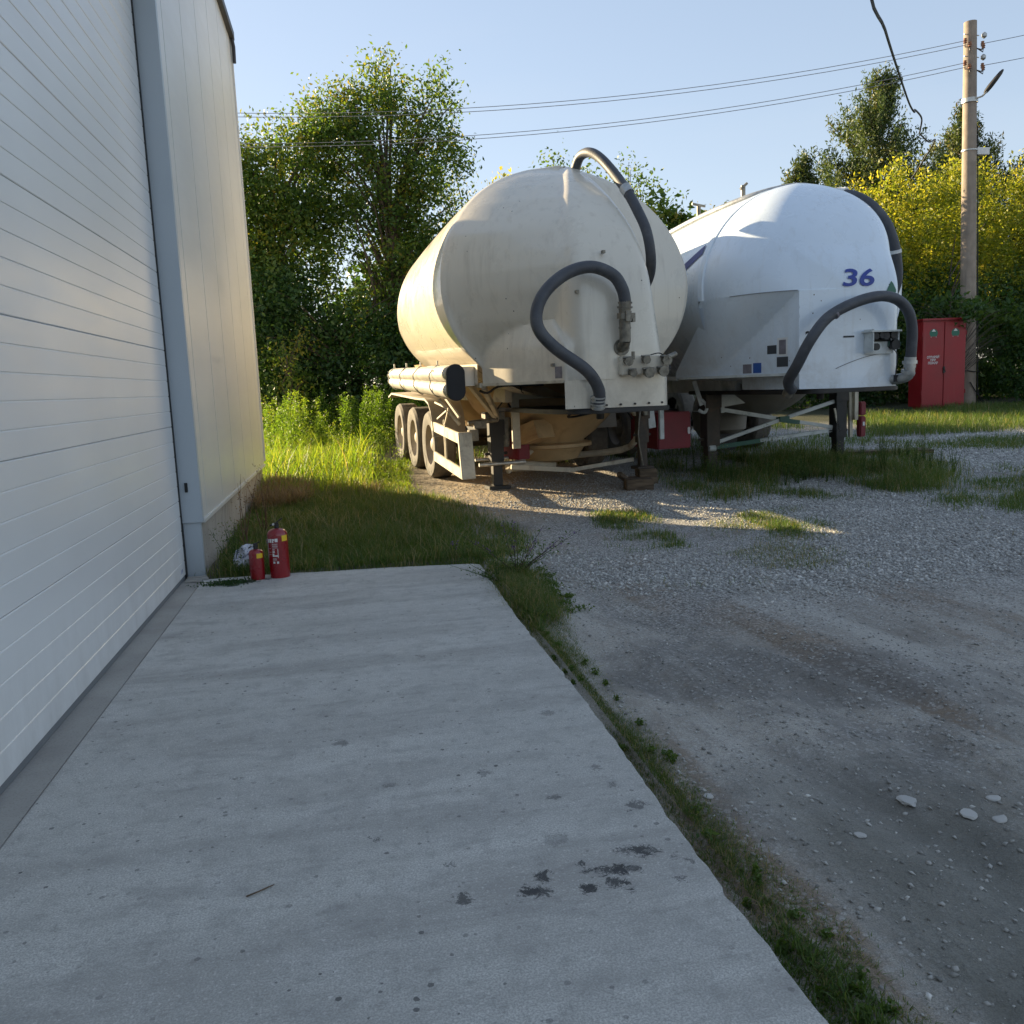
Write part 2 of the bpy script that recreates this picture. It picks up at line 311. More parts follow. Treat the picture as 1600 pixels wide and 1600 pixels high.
def M_ground():
    a=NT('gravel_yard'); P=a.pos; X,Y,Z=a.xyz(P)
    big=a.noise(P,.32,5,.6,.5); mid=a.noise(P,1.5,6,.65,.3)
    trk=a.noise(a.vmul(P,(1.0,.16,1),R(14)),1.15,5,.6,.3)
    dirt=a.mix(a.map(mid,.3,.7),(.32,.295,.255),(.58,.54,.475))
    dirt=a.mix(a.map(trk,.52,.59,0,.9),dirt,(.25,.18,.115)); pat=a.noise(P,.8,4,.6,.8); dirt=a.mix(a.map(pat,.46,.60,0,.8),dirt,(.19,.18,.165)); pat2=a.noise(a.vmul(P,(1,.45,1),R(20)),3.4,5,.7); dirt=a.mix(a.map(pat2,.52,.66,0,.6),dirt,(.22,.19,.155))
    dirt=a.mix(a.map(trk,.46,.36,0,.6),dirt,(.62,.59,.53))
    c1=a.voro(P,62,'F1','Color'); d1=a.voro(P,62,'F1'); cr,cg,cb=a.xyz(c1)
    c2=a.voro(P,24,'F1','Color'); d2=a.voro(P,24,'F1'); c2r=a.xyz(c2)[0]
    st=a.mix(cr,(.36,.35,.325),(.78,.76,.72)); st=a.mix(a.map(d1,.38,.64,0,.75),st,(.10,.095,.09))
    # looser pale gravel in a broad band before the trailers, worn to dirt nearer the slab
    by=a.math('ADD',Y,a.math('MULTIPLY',big,2.6)); bx=a.math('ADD',X,a.math('MULTIPLY',mid,1.2))
    loose=a.math('MULTIPLY',a.map(by,5.2,7.2),a.map(bx,1.7,2.6)); loose=a.math('MULTIPLY',loose,a.map(mid,.30,.48))
    spar=a.math('MULTIPLY',a.math('GREATER_THAN',cg,.60),a.map(mid,.36,.6))
    c=a.mix(a.math('MULTIPLY',spar,.45),dirt,st)
    c=a.mix(loose,c,st)
    chunk=a.math('MULTIPLY',a.math('GREATER_THAN',c2r,.80),a.map(d2,.42,.34)); c=a.mix(a.math('MULTIPLY',chunk,.45),c,a.mix(c2r,(.25,.24,.22),(.50,.48,.44)))
    f=a.noise(P,240,2,.6); c=a.mix(a.map(f,.40,.65,0,.45),c,(.055,.052,.048))
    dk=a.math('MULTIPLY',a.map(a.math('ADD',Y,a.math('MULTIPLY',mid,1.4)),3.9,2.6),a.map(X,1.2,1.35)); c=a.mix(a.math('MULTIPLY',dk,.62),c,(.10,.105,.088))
    # bare brown earth under and before the cream trailer and below vegetation
    ex=a.math('ADD',X,a.math('MULTIPLY',mid,.9)); ey=a.math('ADD',Y,a.math('MULTIPLY',mid,1.0))
    e1=a.math('MULTIPLY',a.map(ex,4.6,3.2),a.map(ey,9.3,10.2)); c=a.mix(a.math('MULTIPLY',e1,.8),c,(.42,.32,.21))
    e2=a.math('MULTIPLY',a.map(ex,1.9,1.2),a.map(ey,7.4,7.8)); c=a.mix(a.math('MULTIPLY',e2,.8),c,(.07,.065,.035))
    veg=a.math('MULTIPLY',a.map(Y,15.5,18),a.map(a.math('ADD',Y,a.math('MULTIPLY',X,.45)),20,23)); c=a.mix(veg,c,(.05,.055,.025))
    h=a.math('ADD',a.math('MULTIPLY',a.math('SUBTRACT',1.0,d1),a.math('ADD',a.math('MULTIPLY',loose,1.0),.25)),a.math('MULTIPLY',f,.5))
    nb=a.bump(h,.8,.012); nb=a.bump(a.math('ADD',a.math('MULTIPLY',trk,1.6),mid),.8,.09,nb)
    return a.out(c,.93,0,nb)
m_ground=M_ground()
def M_panel(name,c1,c2,rough,wav=.25):
    a=NT(name); pz=a.xyz(a.pos)[2]; gn=a.noise(a.vmul(a.pos,(3,3,1.2)),2.2,6,.7); grime=a.math('MULTIPLY',a.map(pz,.55,.05),a.map(gn,.40,.70)); ds=a.noise(a.vmul(a.pos,(5,5,.45)),1.3,5,.6); streak=a.math('MULTIPLY',a.map(ds,.62,.80),.06); n=a.noise(a.obj,.8,3); f=a.noise(a.vmul(a.obj,(1,1,6)),1.5,3); w=a.noise(a.vmul(a.obj,(1,1.6,1.0)),.9,1)
    cc=a.mix(a.map(n,.3,.7),c1,c2); cc=a.mix(streak,cc,(.34,.33,.30)); cc=a.mix(a.math('MULTIPLY',grime,.28),cc,(.32,.29,.25))
    return a.out(cc,a.map(f,.3,.7,rough-.04,rough+.05),0,a.bump(w,wav,.04))
m_door=M_panel('white_door_panel',(.70,.70,.69),(.76,.76,.745),.34,.06)
m_clad=M_panel('pale_sandwich_panel',(.58,.585,.565),(.64,.64,.615),.37,.0)
m_trim=M_panel('grey_blue_trim',(.40,.45,.49),(.43,.48,.52),.4,.1)
m_groove=M_simple('panel_joint_shadow_gap',(.17,.18,.19),.7,var=.1)
m_seal=M_simple('black_door_seal',(.012,.013,.014),.6,var=.1)
m_gutter=M_simple('dark_gutter',(.03,.03,.035),.5,var=.1)
def M_pole():
    a=NT('weathered_pole_concrete'); s=a.noise(a.vmul(a.obj,(4,4,.5)),1.5,5,.6); n=a.noise(a.obj,5,5)
    c=a.mix(a.map(n,.3,.7),(.26,.21,.165),(.37,.30,.24)); c=a.mix(a.map(s,.5,.72,0,.5),c,(.15,.12,.10)); return a.out(c,.85,0,a.bump(n,.3,.02))
m_pole=M_pole()
m_cable=M_simple('black_cable',(.015,.015,.018),.5,var=.1)
m_wire=M_simple('aluminium_wire',(.22,.22,.23),.45,.3,var=.1)
m_insul=M_simple('insulator_ceramic',(.30,.14,.08),.35,var=.2)
m_bark=M_simple('bark',(.085,.065,.048),.9,var=.35,scale=12,bump=.8)
def M_leaf(name,stops,trans=.45,rough=.5):
    a=NT(name); at=a.n('ShaderNodeAttribute',attribute_name='tint'); rp=a.n('ShaderNodeValToRGB'); a.t.links.new(at.outputs['Fac'],rp.inputs[0])
    els=rp.color_ramp.elements
    while len(els)<len(stops): els.new(.5)
    for e,(p,c) in zip(els,stops): e.position=p; e.color=(*c,1)
    out=a.t.nodes['Material Output']; tr=a.n('ShaderNodeBsdfTranslucent'); a.t.links.new(rp.outputs[0],a.b.inputs['Base Color'])
    mx=a.mix(.5,rp.outputs[0],(.30,.34,.02),'ADD'); tc=a.mix(1.0,rp.outputs[0],(1.7,1.6,.7),'MULTIPLY'); a.t.links.new(tc,tr.inputs[0])
    ms=a.n('ShaderNodeMixShader'); ms.inputs[0].default_value=trans; a.t.links.new(a.b.outputs[0],ms.inputs[1]); a.t.links.new(tr.outputs[0],ms.inputs[2]); a.t.links.new(ms.outputs[0],out.inputs[0])
    a.b.inputs['Roughness'].default_value=rough; a.b.inputs['Specular IOR Level'].default_value=.35
    return a.m
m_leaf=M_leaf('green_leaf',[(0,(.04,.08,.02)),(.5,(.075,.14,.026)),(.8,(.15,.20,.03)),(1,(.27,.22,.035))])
m_leafd=M_leaf('dark_green_leaf',[(0,(.026,.062,.02)),(.55,(.048,.105,.028)),(1,(.11,.165,.035))],.42)
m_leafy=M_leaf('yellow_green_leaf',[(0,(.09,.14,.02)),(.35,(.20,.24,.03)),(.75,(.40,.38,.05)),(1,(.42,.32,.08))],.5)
m_leafw=M_leaf('pale_willow_leaf',[(0,(.10,.12,.05)),(.6,(.17,.19,.08)),(1,(.24,.22,.12))],.5)
m_conif=M_leaf('conifer_needle',[(0,(.045,.075,.03)),(.5,(.075,.115,.038)),(.85,(.13,.14,.04)),(1,(.17,.11,.05))],.28)
m_grass=M_leaf('green_grass_blade',[(0,(.06,.12,.016)),(.5,(.14,.24,.026)),(.85,(.27,.31,.045)),(1,(.36,.30,.14))],.5)
m_grassd=M_leaf('dull_grass_blade',[(0,(.055,.105,.024)),(.5,(.095,.155,.034)),(.8,(.18,.18,.07)),(1,(.36,.29,.17))],.42)
m_drygr=M_leaf('dry_grass',[(0,(.16,.10,.06)),(.5,(.24,.17,.10)),(1,(.33,.27,.17))],.3)
m_purple=M_leaf('purple_flower',[(0,(.10,.06,.17)),(1,(.22,.15,.34))],.3)
m_stone=M_leaf('gravel_stone',[(0,(.20,.195,.18)),(.5,(.42,.41,.385)),(.85,(.60,.585,.55)),(1,(.72,.70,.66))],.0,.9)
m_bag=M_simple('white_plastic',(.62,.62,.68),.35,var=.1,scale=9)
# ================================================================== SETTING
# ground: one sheet to the horizon
def axis_pts(lo,hi,a,b,fine,grow):
    p=list(np.arange(a,b+1e-6,fine)); s=fine; x=p[-1]
    while x<hi: s*=grow; x+=s; p.append(x)
    s=fine; x=p[0]
    while x>lo: s*=grow; x-=s; p.insert(0,x)
    return np.array(p)
gx=axis_pts(-300,400,-3,11,.055,1.12); gy=axis_pts(-120,600,-1,15,.055,1.12)
XX,YY=np.meshgrid(gx,gy,indexing='ij')
def fbm(x,y,s,seed,octv=4):
    r=np.random.default_rng(seed); out=np.zeros_like(x); amp=1.0
    for o in range(octv):
        for k in range(5):
            th=r.uniform(0,2*np.pi); ph=r.uniform(0,2*np.pi); f=s*2**o*r.uniform(.7,1.3)
            out+=amp*np.sin((x*np.cos(th)+y*np.sin(th))*f+ph)/5
        amp*=.55
    return out
def ground_h(x,y):
    h=gzn(x,y)-.015
    near=np.clip(1-np.abs(y)/60,0,1)
    h=h+.012*fbm(x,y,1.3,3)*near
    # wheel ruts across the dirt, running towards lower right
    u=(x-1.15)*math.cos(R(14))+(y-5.2)*math.sin(R(14))*-.0; uu_=x+.22*y
    for c,wd,dp in((2.75,.13,.035),(3.05,.10,.028),(2.2,.10,.022),(3.9,.16,.032),(4.3,.12,.025)):
        h=h-dp*np.exp(-((uu_-c)/wd)**2)*np.clip((6.5-y)/2,0,1)+dp*.5*np.exp(-((uu_-c-wd*1.8)/(wd*.7))**2)*np.clip((6.5-y)/2,0,1)
    # soil sits a little lower than the slab edge, and keeps below the slab itself
    h=np.where((x<1.02)&(y<7.2),np.minimum(h,-.05),h)
    return h
ZZ=ground_h(XX,YY)
nx_,ny_=XX.shape; idx=np.arange(nx_*ny_).reshape(nx_,ny_)
Q=np.stack([idx[:-1,:-1],idx[1:,:-1],idx[1:,1:],idx[:-1,1:]],-1).reshape(-1,4)
g=npmesh('ground',np.stack([XX,YY,ZZ],-1).reshape(-1,3),Q,m_ground,smooth=True); tag(g,kind='structure')
def gh(x,y): return float(ground_h(np.array([x],float),np.array([y],float))[0])
# concrete slab with a slightly broken outline
def outline_prism(pts,z0,z1,name,mat):
    mb=MB(); n=len(pts); mb.add([(x,y,z1) for x,y in pts]+[(x,y,z0) for x,y in pts],[tuple(range(n))]+[(i,(i+1)%n,n+(i+1)%n,n+i) for i in range(n)])
    return mb.build(name,mat,smooth=False)
clamp0=lambda v:max(0,min(1,v))
pts=[(-1.195,-4),(.93,-4)]
yy=-3.9
while yy<6.2:
    pts.append((.955+.010*math.sin(yy*2.1)+random.uniform(-.004,.004)-(random.random()<.06)*random.uniform(.006,.014),yy)); yy+=random.uniform(.03,.08)
pts+=[(.955,6.26),(.93,6.42),(.90,6.53),(.97,6.66),(.965,6.93)]
xx=.9
while xx>-1.1: pts.append((xx,6.985+.175*clamp0((.95-xx)/1.45)+.008*math.sin(xx*5)+random.uniform(-.006,.006))); xx-=random.uniform(.06,.14)
pts.append((-1.195,7.16))
tag(outline_prism(pts,-.14,0,'concrete_slab',m_conc),kind='structure')
mb=MB(); mb.box((-1.285,1.6,-.072),(.17,11.2,.14)); tag(mb.build('door_threshold',m_sill,bevel=.004),kind='structure')

# ------------------------------------------------------------------ warehouse
bl=empty('warehouse',(-1.3,7.3,0)); tag(bl,'pale metal clad warehouse with vertical wall panels on a rough concrete plinth','building')
def P(name,mb,mat,par=bl,**k):
    mb.build(name,mat,None,**k)
    for o in LAST: o.parent=par; o.matrix_parent_inverse=Matrix.Translation(par.location).inverted()
    return LAST[0]
YN,YF,XW,HT=7.375,12.85,-1.19,6.05
# clad wall made of standing panels with real joints; the module is 0.9 m in photo scale
mb=MB(); jmb=MB()
ys=[YN,7.59,8.56,9.53,10.51,11.48,12.45,YF-.02]
for a,b in zip(ys[:-1],ys[1:]): mb.box((XW-.05,(a+b)/2,(.455+HT)/2),(.10,b-a-.014,HT-.455))
P('clad_wall',mb,m_clad,bevel=.003)
mb=MB(); mb.box((XW-.115,(YN+YF)/2,(.455+HT)/2),(.02,YF-YN,HT-.455)); P('joint_backing',mb,m_groove)
mb=MB(); mb.box((XW-6.2,YF-.06,3.2),(12.3,.1,5.6)); mb.box((XW-12.4,1,3.1),(.1,23.8,5.9)); mb.box((XW-6.2,-11,3.1),(12.3,.1,5.9)); P('rear_wall',mb,m_clad)
mb=MB(); mb.box((XW-.06,-3.9,3.1),(.12,14.0,5.9)) # wall on the near side of the door
mb=MB(); mb.box((XW-.08,-6.6,3.1),(.16,9.0,5.9)); mb.box((XW-.08,2.6,5.3),(.16,9.4,1.5)); P('side_wall',mb,m_clad)
mb=MB(); mb.box((XW-.012,(YN+YF)/2,.44),(.055,YF-YN,.035)); mb.box((XW+.008,YF-.005,3.3),(.03,.05,5.6)); P('wall_flashing',mb,m_clad,bevel=.004)
# rough plinth
mb=MB(); n=60
vs=[];fs=[]
for i in range(n+1):
    y=YN+.02+(YF-YN-.05)*i/n
    for j in range(9):
        z=-.1+.53*j/8; vs.append((XW-.035+.022*mnoise.noise(Vector((0,y*2.1,z*3)))+.014*mnoise.noise(Vector((3,y*9,z*9))),y,z))
fs=[(i*9+j,(i+1)*9+j,(i+1)*9+j+1,i*9+j+1) for i in range(n) for j in range(8)]
mb.add(vs,fs); mb.box((XW-.155,(YN+YF)/2,.16),(.20,YF-YN-.05,.5)); P('plinth',mb,m_plinth)
# return face beside the door + post under it
mb=MB(); mb.box((-1.262,7.335,3.25),(.158,.07,5.63)); P('corner_trim',mb,m_trim,bevel=.004)
mb=MB(); mb.box((-1.272,7.345,.20),(.135,.05,.47)); P('post_foot',mb,m_trim,bevel=.003)
mb=MB(); mb.box((-1.285,7.293,.72),(.022,.012,.075)); mb.box((-1.285,7.285,.72),(.012,.01,.05)); P('door_sensor',mb,m_seal,bevel=.002)
# roof and gutter
mb=MB(); mb.box((XW-6.2,.95,HT+.05),(12.4,23.8,.1)); P('roof',mb,m_clad)
mb=MB(); mb.box((XW+.03,(YN+YF)/2-3,HT+.05),(.06,YF-YN+6.05,.10)); mb.tube([(XW+.03,YF-.05,HT+.02),(XW+.045,YF-.03,HT-.1),(XW+.04,YF-.03,HT-.3)],.022,8); P('gutter',mb,m_gutter)
# sectional door: panels and ribs
dr=empty('garage_door',(-1.3437,3.0,0)); tag(dr,'white ribbed sectional garage door, closed, with a black rubber seal on its far side','garage door')
def door_panel(z0,z1):
    mb=MB(); X=-1.3437; prof=[]  # profile along z: shallow V grooves
    n=5; gro=.0035; hw=.005
    prof.append((X-.004,z0)); prof.append((X,z0+.004))
    for k in range(1,n):
        zc=z0+(z1-z0)*k/n; prof+=[(X,zc-hw),(X-gro,zc-hw*.3),(X-gro,zc+hw*.3),(X,zc+hw)]
    prof+=[(X,z1-.004),(X-.004,z1),(X-.04,z1),(X-.04,z0)]
    m=len(prof); y0,y1=-4.2,7.262
    mb.add([(x,y0,z) for x,z in prof]+[(x,y1,z) for x,z in prof],[(i,(i+1)%m,m+(i+1)%m,m+i) for i in range(m)]+[tuple(range(m)),tuple(range(2*m-1,m-1,-1))])
    o=mb.build('door_panel',m_door,ang=12); o.parent=dr; o.matrix_parent_inverse=Matrix.Translation(dr.location).inverted()
zs=[.030,.618,1.2015,1.785,2.3685,2.95,3.535,4.12,4.55]
for a,b in zip(zs[:-1],zs[1:]): door_panel(a+.0012,b-.0012)
mb=MB(); mb.box((-1.352,7.276,2.3),(.03,.028,4.6)); P('side_seal',mb,m_seal,dr)
mb=MB(); mb.box((-1.368,1.5,.015),(.04,11.5,.030)); P('bottom_seal',mb,m_groove,dr)
mb=MB(); mb.box((-1.3425,7.12,.075),(.002,.085,.075)); P('warning_sticker',mb,m_whitest,dr)
mb=MB(); mb.box((-1.3412,7.09,.085),(.0015,.006,.03)); mb.box((-1.3412,7.12,.085),(.0015,.006,.03),rx=.3); mb.box((-1.3412,7.14,.09),(.0015,.006,.025),rx=.3); P('sticker_print',mb,m_blue2,dr)
# dark interior backing
mb=MB(); mb.box((-1.42,1.5,2.3),(.04,11.6,4.6)); P('door_backing',mb,m_groove,dr)
# ================================================================== TRAILERS
TH=R(6.1)
def sm(a,b,k):   # smooth max
    h=max(k-abs(a-b),0)/k; return max(a,b)+h*h*k*.25
def clamp(x,a=0,b=1): return max(a,min(b,x))
T1=(2.5345,10.2126,0); T2=(5.861,10.8333,0)
C1=dict(cx=.09,cz=2.52,rx=1.52,rz=1.36); C2=dict(cx=.03,cz=2.45,rx=1.52,rz=1.32)
C1=dict(cx=.09,cz=2.52,rx=1.52,rz=1.39,rl=1.29)
def lean1(z): return .38*clamp((z-2.45)/1.4)**1.6
def lean2(z): return 0.0
def chord(C,z): return C['rx']*math.sqrt(max(4e-4,1-((z-C['cz'])/(C.get('rl',C['rz']) if z<C['cz'] else C['rz']))**2))
def tab(z,T):
    return float(np.interp(z,[a for a,b in T],[b for a,b in T]))
P1=[(1.7,1.30),(2.3,1.28),(2.55,1.24),(2.8,1.16),(3.0,1.07),(3.2,.95),(3.4,.80),(3.6,.60),(3.75,.42),(3.87,.22),(3.93,0)]
CL=[(1.9,-.45),(2.4,-.45),(2.8,-.40),(3.1,-.34),(3.4,-.20),(3.7,.0),(3.93,.2)]
CR=[(1.14,.87),(1.82,.75),(2.29,.68),(2.69,.625),(3.07,.56),(3.3,.49),(3.6,.39),(3.93,.28)]
DD=[(1.60,-.06),(1.72,.30),(1.85,.70),(1.95,.88),(2.1,1.0),(2.4,1.10),(2.8,1.16),(3.2,1.2)]
def F1(x,z):
    # oblique cheek from the ring crease to a flat, upright front column that leans back to the crown; overhanging below
    P=tab(z,P1); L=tab(z,CL); Rr=tab(z,CR); hw=chord(C1,max(z,1.62)); xl=.09-hw
    D=min(tab(z,DD),P*.93); e_=1.45-.75*clamp((z-1.9)/1.15)
    r=clamp((x-xl)/max(.05,L+.10-xl)); fl=D*r**e_
    if x>Rr-.12: fl=D*clamp(1-(x-Rr+.12)/.12)
    sk=min(1.22*clamp((x+1.0)/.56),P)*clamp((2.55-z)/.75)**.7 if (z<2.55 and x<.2) else 0
    u=(x-.09)/hw; base=.14*max(0,1-u*u)*clamp((z-1.5)/.4) if abs(u)<1 else 0
    skr=.30*clamp((1.22-x)/.4)*clamp((2.2-z)/.4) if x>0 else 0
    c=(L+Rr)/2; w=max(.02,(Rr-L)/2); q=(x-c)/w
    col_=P*max(0,1-abs(q)**9)**.5 if abs(q)<1 else 0
    return sm(max(fl,sk,base,skr),col_,.05+.07*clamp((z-2.3)/1.0))
ZC=2.34
def F2(x,z):
    if z>=ZC:
        q=clamp((z-1.9)/(3.77-1.9)); Pc=1.30*(1-q**2.5)**.62
        hw=chord(C2,z); L=hw*.965 if hw>.2 else hw
        xm=-.13
        if x<xm: s=(xm-x)/max(.05,(L+xm-.03))
        else: s=(x-xm)/max(.05,(.72+(hw-.72)*.75*clamp((z-2.2)/1.4)))
        s=min(1,abs(s)); n=4.6-1.8*q
        c=Pc*(1-s**n)**.55
        u=(x-.03)/hw; d=.40*max(0,1-u*u)*(1-clamp((z-2.45)/1.32)**2)
        r=sm(c,d,.22)
        k=clamp((z-ZC)/.55); k=k*k*(3-2*k); k=max(k,1-clamp((x+.87)/.5))
        return low2(max(x,-.869),ZC)*(1-k)+r*k
    if x>-.87: return low2(x,z)
    if x<=-.87:
        t=clamp((x+1.40)/.53); sk=-.75+1.97*t; top=F2(x,ZC+.0001)
        return max(sk,top-(ZC-z)*1.12)
def low2(x,z):
    s=(x+.13)/.74
    colm=1.22+.12*(1-s*s) if -1<s<=0 else (1.34*max(0,1-abs(s)**8)**.5 if 0<s<1 else 0)
    u=(x-.03)/1.52; d=.40*max(0,1-u*u-((z-2.45)/1.32)**2)
    return sm(colm,d,.06)
def front_shell(Ff,C,zb,zt,xl_low,xr_low,zcorner,lean,nz=110,nxn=140):
    vs=[];zsl=[zb+(zt-zb)*(1-(1-i/nz)**1.6) for i in range(nz+1)]
    if Ff is F2: zsl=sorted(zsl+[ZC-.002,ZC+.001])
    for z in zsl:
        hw=chord(C,z); xl,xr=C['cx']-hw,C['cx']+hw
        if z<zcorner: xl,xr=xl_low,xr_low
        if Ff is F2 and z<ZC: xl=min(-1.42,C['cx']-hw)
        cols=[xl+(xr-xl)*j/nxn for j in range(nxn+1)]
        if Ff is F2: 
            for c in (-.8715,-.8685):
                if xl+.05<c<xr-.05: k=min(range(1,nxn),key=lambda k:abs(cols[k]-c)); cols[k]=c
            cols.sort()
        for j,x in enumerate(cols):
            y=-Ff(x,z)
            if (j==0 or j==nxn) and z>=zcorner: y=0 if (Ff is F1 or j==nxn or z>=ZC) else y
            vs.append((x,y+lean(z),z))
    N=nxn+1; M=len(zsl)
    return vs,[(i*N+j,i*N+j+1,(i+1)*N+j+1,(i+1)*N+j) for i in range(M-1) for j in range(nxn)]
def loft(secs,seg=96,lean=None,capf=True):
    vs=[]
    for (y,cx,cz,rx,rz) in secs:
        k_=max(0,1-y/2.6) if lean else 0
        for k in range(seg):
            a=2*math.pi*k/seg; zz=cz+rz*math.sin(a)*(.928 if (lean and math.sin(a)<0) else 1); vs.append((cx+rx*math.cos(a),y+(lean(zz)*k_ if lean else 0),zz))
    n=len(secs); fs=[(i*seg+k,i*seg+(k+1)%seg,(i+1)*seg+(k+1)%seg,(i+1)*seg+k) for i in range(n-1) for k in range(seg)]
    fs.append(tuple((n-1)*seg+k for k in range(seg)))
    return vs,fs
def text_mesh(name,txt,size,mat,parent,fn,shear=0,offset=0,sx=1,align='LEFT',extr=0):
    cu=bpy.data.curves.new(name,'FONT'); cu.body=txt; cu.size=size; cu.shear=shear; cu.offset=offset; cu.align_x=align; cu.resolution_u=6
    to=bpy.data.objects.new(name,cu); col.objects.link(to); bpy.context.view_layer.update()
    me=bpy.data.meshes.new_from_object(to.evaluated_get(bpy.context.evaluated_depsgraph_get())); bpy.data.objects.remove(to)
    bm=bmesh.new(); bm.from_mesh(me); bmesh.ops.triangulate(bm,faces=bm.faces)
    for _ in range(6):
        L=[e for e in bm.edges if e.calc_length()>size*.06]
        if not L: break
        bmesh.ops.subdivide_edges(bm,edges=L,cuts=1); bmesh.ops.triangulate(bm,faces=[f for f in bm.faces if len(f.verts)>3])
    for v in bm.verts: v.co=Vector(fn(v.co.x*sx,v.co.y))
    bm.to_mesh(me); bm.free(); me.materials.clear(); me.materials.append(mat); me.name=name
    o=bpy.data.objects.new(name,me); col.objects.link(o)
    if parent: o.parent=parent
    return o
def patch_on(Ff,x0,x1,z0,z1,eps,name,mat,parent,nn=8,sk=0):
    mb=MB(); vs=[]
    for i in range(nn+1):
        for j in range(nn+1):
            x=x0+(x1-x0)*i/nn+sk*j/nn; z=z0+(z1-z0)*j/nn; vs.append((x,-Ff(x,z)-eps,z))
    N=nn+1; mb.add(vs,[(i*N+j,(i+1)*N+j,(i+1)*N+j+1,i*N+j+1) for i in range(nn) for j in range(nn)])
    return mb.build(name,mat,parent)
def wheel(parent,x,y,z,r=.47,wd=.30,side=-1,dual=False):
    t=MB(); k=side
    t.lathe([(r*.60,wd*.42*k),(r*.80,wd*.5*k),(r*.94,wd*.47*k),(r,wd*.36*k),(r,-wd*.36*k),(r*.94,-wd*.47*k),(r*.8,-wd*.5*k),(r*.6,-wd*.42*k)],(x,y,z),'X',40)
    for q in (-.2,0,.2): t.lathe([(r*1.001,q*wd-.012),(r*.985,q*wd),(r*1.001,q*wd+.012)],(x,y,z),'X',40)
    ty=t.build('tyre',m_tyre,parent)
    h=MB(); h.lathe([(r*.62,wd*.42*k),(r*.60,wd*.30*k),(r*.50,wd*.1*k),(r*.30,wd*.05*k),(r*.26,wd*.22*k),(r*.12,wd*.34*k),(0.001,wd*.34*k)],(x,y,z),'X',32)
    for i in range(8):
        a=i*math.pi/4; h.cyl((x+k*wd*.05,y+r*.4*math.cos(a),z+r*.4*math.sin(a)),(x+k*wd*.14,y+r*.4*math.cos(a),z+r*.4*math.sin(a)),.016,seg=6)
    h.build('rim',m_rim,ty)
    return ty
def fitting(mb,a,b,r,rings=3):
    a,b=Vector(a),Vector(b); mb.cyl(a,b,r*.92)
    for i in range(rings):
        t=(i+.5)/rings; c=a.lerp(b,t); d=(b-a).normalized()*((b-a).length/rings*.22); mb.cyl(c-d,c+d,r*(1.08 if i%2==0 else 1.16))
def landing_leg(par,x,y,ztop,zf,w=.16,mat=m_leg):
    mb=MB(); mb.box((x,y,(ztop+zf+.35)/2),(w,w,ztop-zf-.35)); mb.box((x,y,zf+.25),(w*.72,w*.72,.5)); mb.box((x,y,zf+.02),(w*1.7,w*1.7,.04))
    mb.box((x,y-w*.55,ztop-.12),(w*1.2,.02,.2)); mb.cyl((x-w*.9,y,zf+.45),(x+w*.9,y,zf+.45),.02,seg=8)
    return mb.build('landing_leg',mat,par,bevel=.006)
# ---------------- trailer 1 (cream)
t1=empty('tank_trailer',T1,TH); tag(t1,'cream powder tank trailer with dirt streaks and a sunlit left flank, left of the two','tank trailer','tank trailers parked side by side')
S1=[(0,.09,2.52,1.52,1.39),(.05,.09,2.52,1.525,1.392),(.8,.09,2.51,1.525,1.37),(1.6,.09,2.50,1.52,1.33),(2.4,.09,2.49,1.51,1.28),(3.1,.09,2.48,1.49,1.23),(3.45,.09,2.48,1.44,1.18),(4.2,.09,2.50,1.28,1.05),(6.8,.09,2.60,.86,.70),(7.1,.09,2.62,.7,.55),(7.3,.09,2.63,.35,.3)]
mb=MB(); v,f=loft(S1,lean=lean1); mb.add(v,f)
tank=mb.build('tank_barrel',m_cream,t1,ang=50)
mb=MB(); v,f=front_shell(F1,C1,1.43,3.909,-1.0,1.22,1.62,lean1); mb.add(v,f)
nose=mb.build('front_cone',m_cream,t1,ang=40)
def apron(Ff,xc,wd,zt,zb0,zb1,par,mat,n=64,dep=1.3,name='front_apron',pw=4.0,pf=None):
    mb=MB(); nz=14; vs=[]
    for i in range(nz+1):
        for j in range(n+1):
            a=math.pi*j/n; cx=-math.cos(a); sgn=1 if cx>=0 else -1
            s=sgn*abs(cx)**.45 if False else sgn*(1-(1-abs(cx))**1.9)
            x=xc+wd*s; y=-(pf(s) if pf else dep*max(0,1-abs(s)**pw)**.5)
            zb=zb0+(zb1-zb0)*(s+1)/2; z=zt+(zb-zt)*i/nz; vs.append((x,y,z))
    N=n+1; mb.add(vs,[(i*N+j,i*N+j+1,(i+1)*N+j+1,(i+1)*N+j) for i in range(nz) for j in range(n)])
    return mb.build(name,mat,par)
apron(F1,.195,.645,1.432,1.14,1.13,t1,m_cream,pf=lambda s_:(1.22+.08*(1-s_*s_) if s_<=0 else 1.30*max(0,1-abs(s_)**9)**.5))
# black coupling plate under the apron
def plate(par,xc,wd,z,dep,back,t=.05,ex=.03,pw=4.0):
    mb=MB(); out=[]
    for j in range(31):
        a=math.pi*j/30; c=-math.cos(a); sgn=1 if c>=0 else -1; s=sgn*(1-(1-abs(c))**1.9)
        out.append((xc+(wd+ex)*s,-(dep+ex)*max(0,1-abs(s)**pw)**.5))
    out+=[(xc+wd+ex,back),(xc-wd-ex,back)]
    n=len(out); mb.add([(x,y,z) for x,y in out]+[(x,y,z-t) for x,y in out],[tuple(range(n)),tuple(range(2*n-1,n-1,-1))]+[(i,(i+1)%n,n+(i+1)%n,n+i) for i in range(n)])
    mb.cyl((xc,-dep*.45,z-t),(xc,-dep*.45,z-t-.09),.045)
    return mb.build('coupling_plate',m_black,par,bevel=.008)
plate(t1,.195,.655,1.130,1.28,1.4,pw=8)
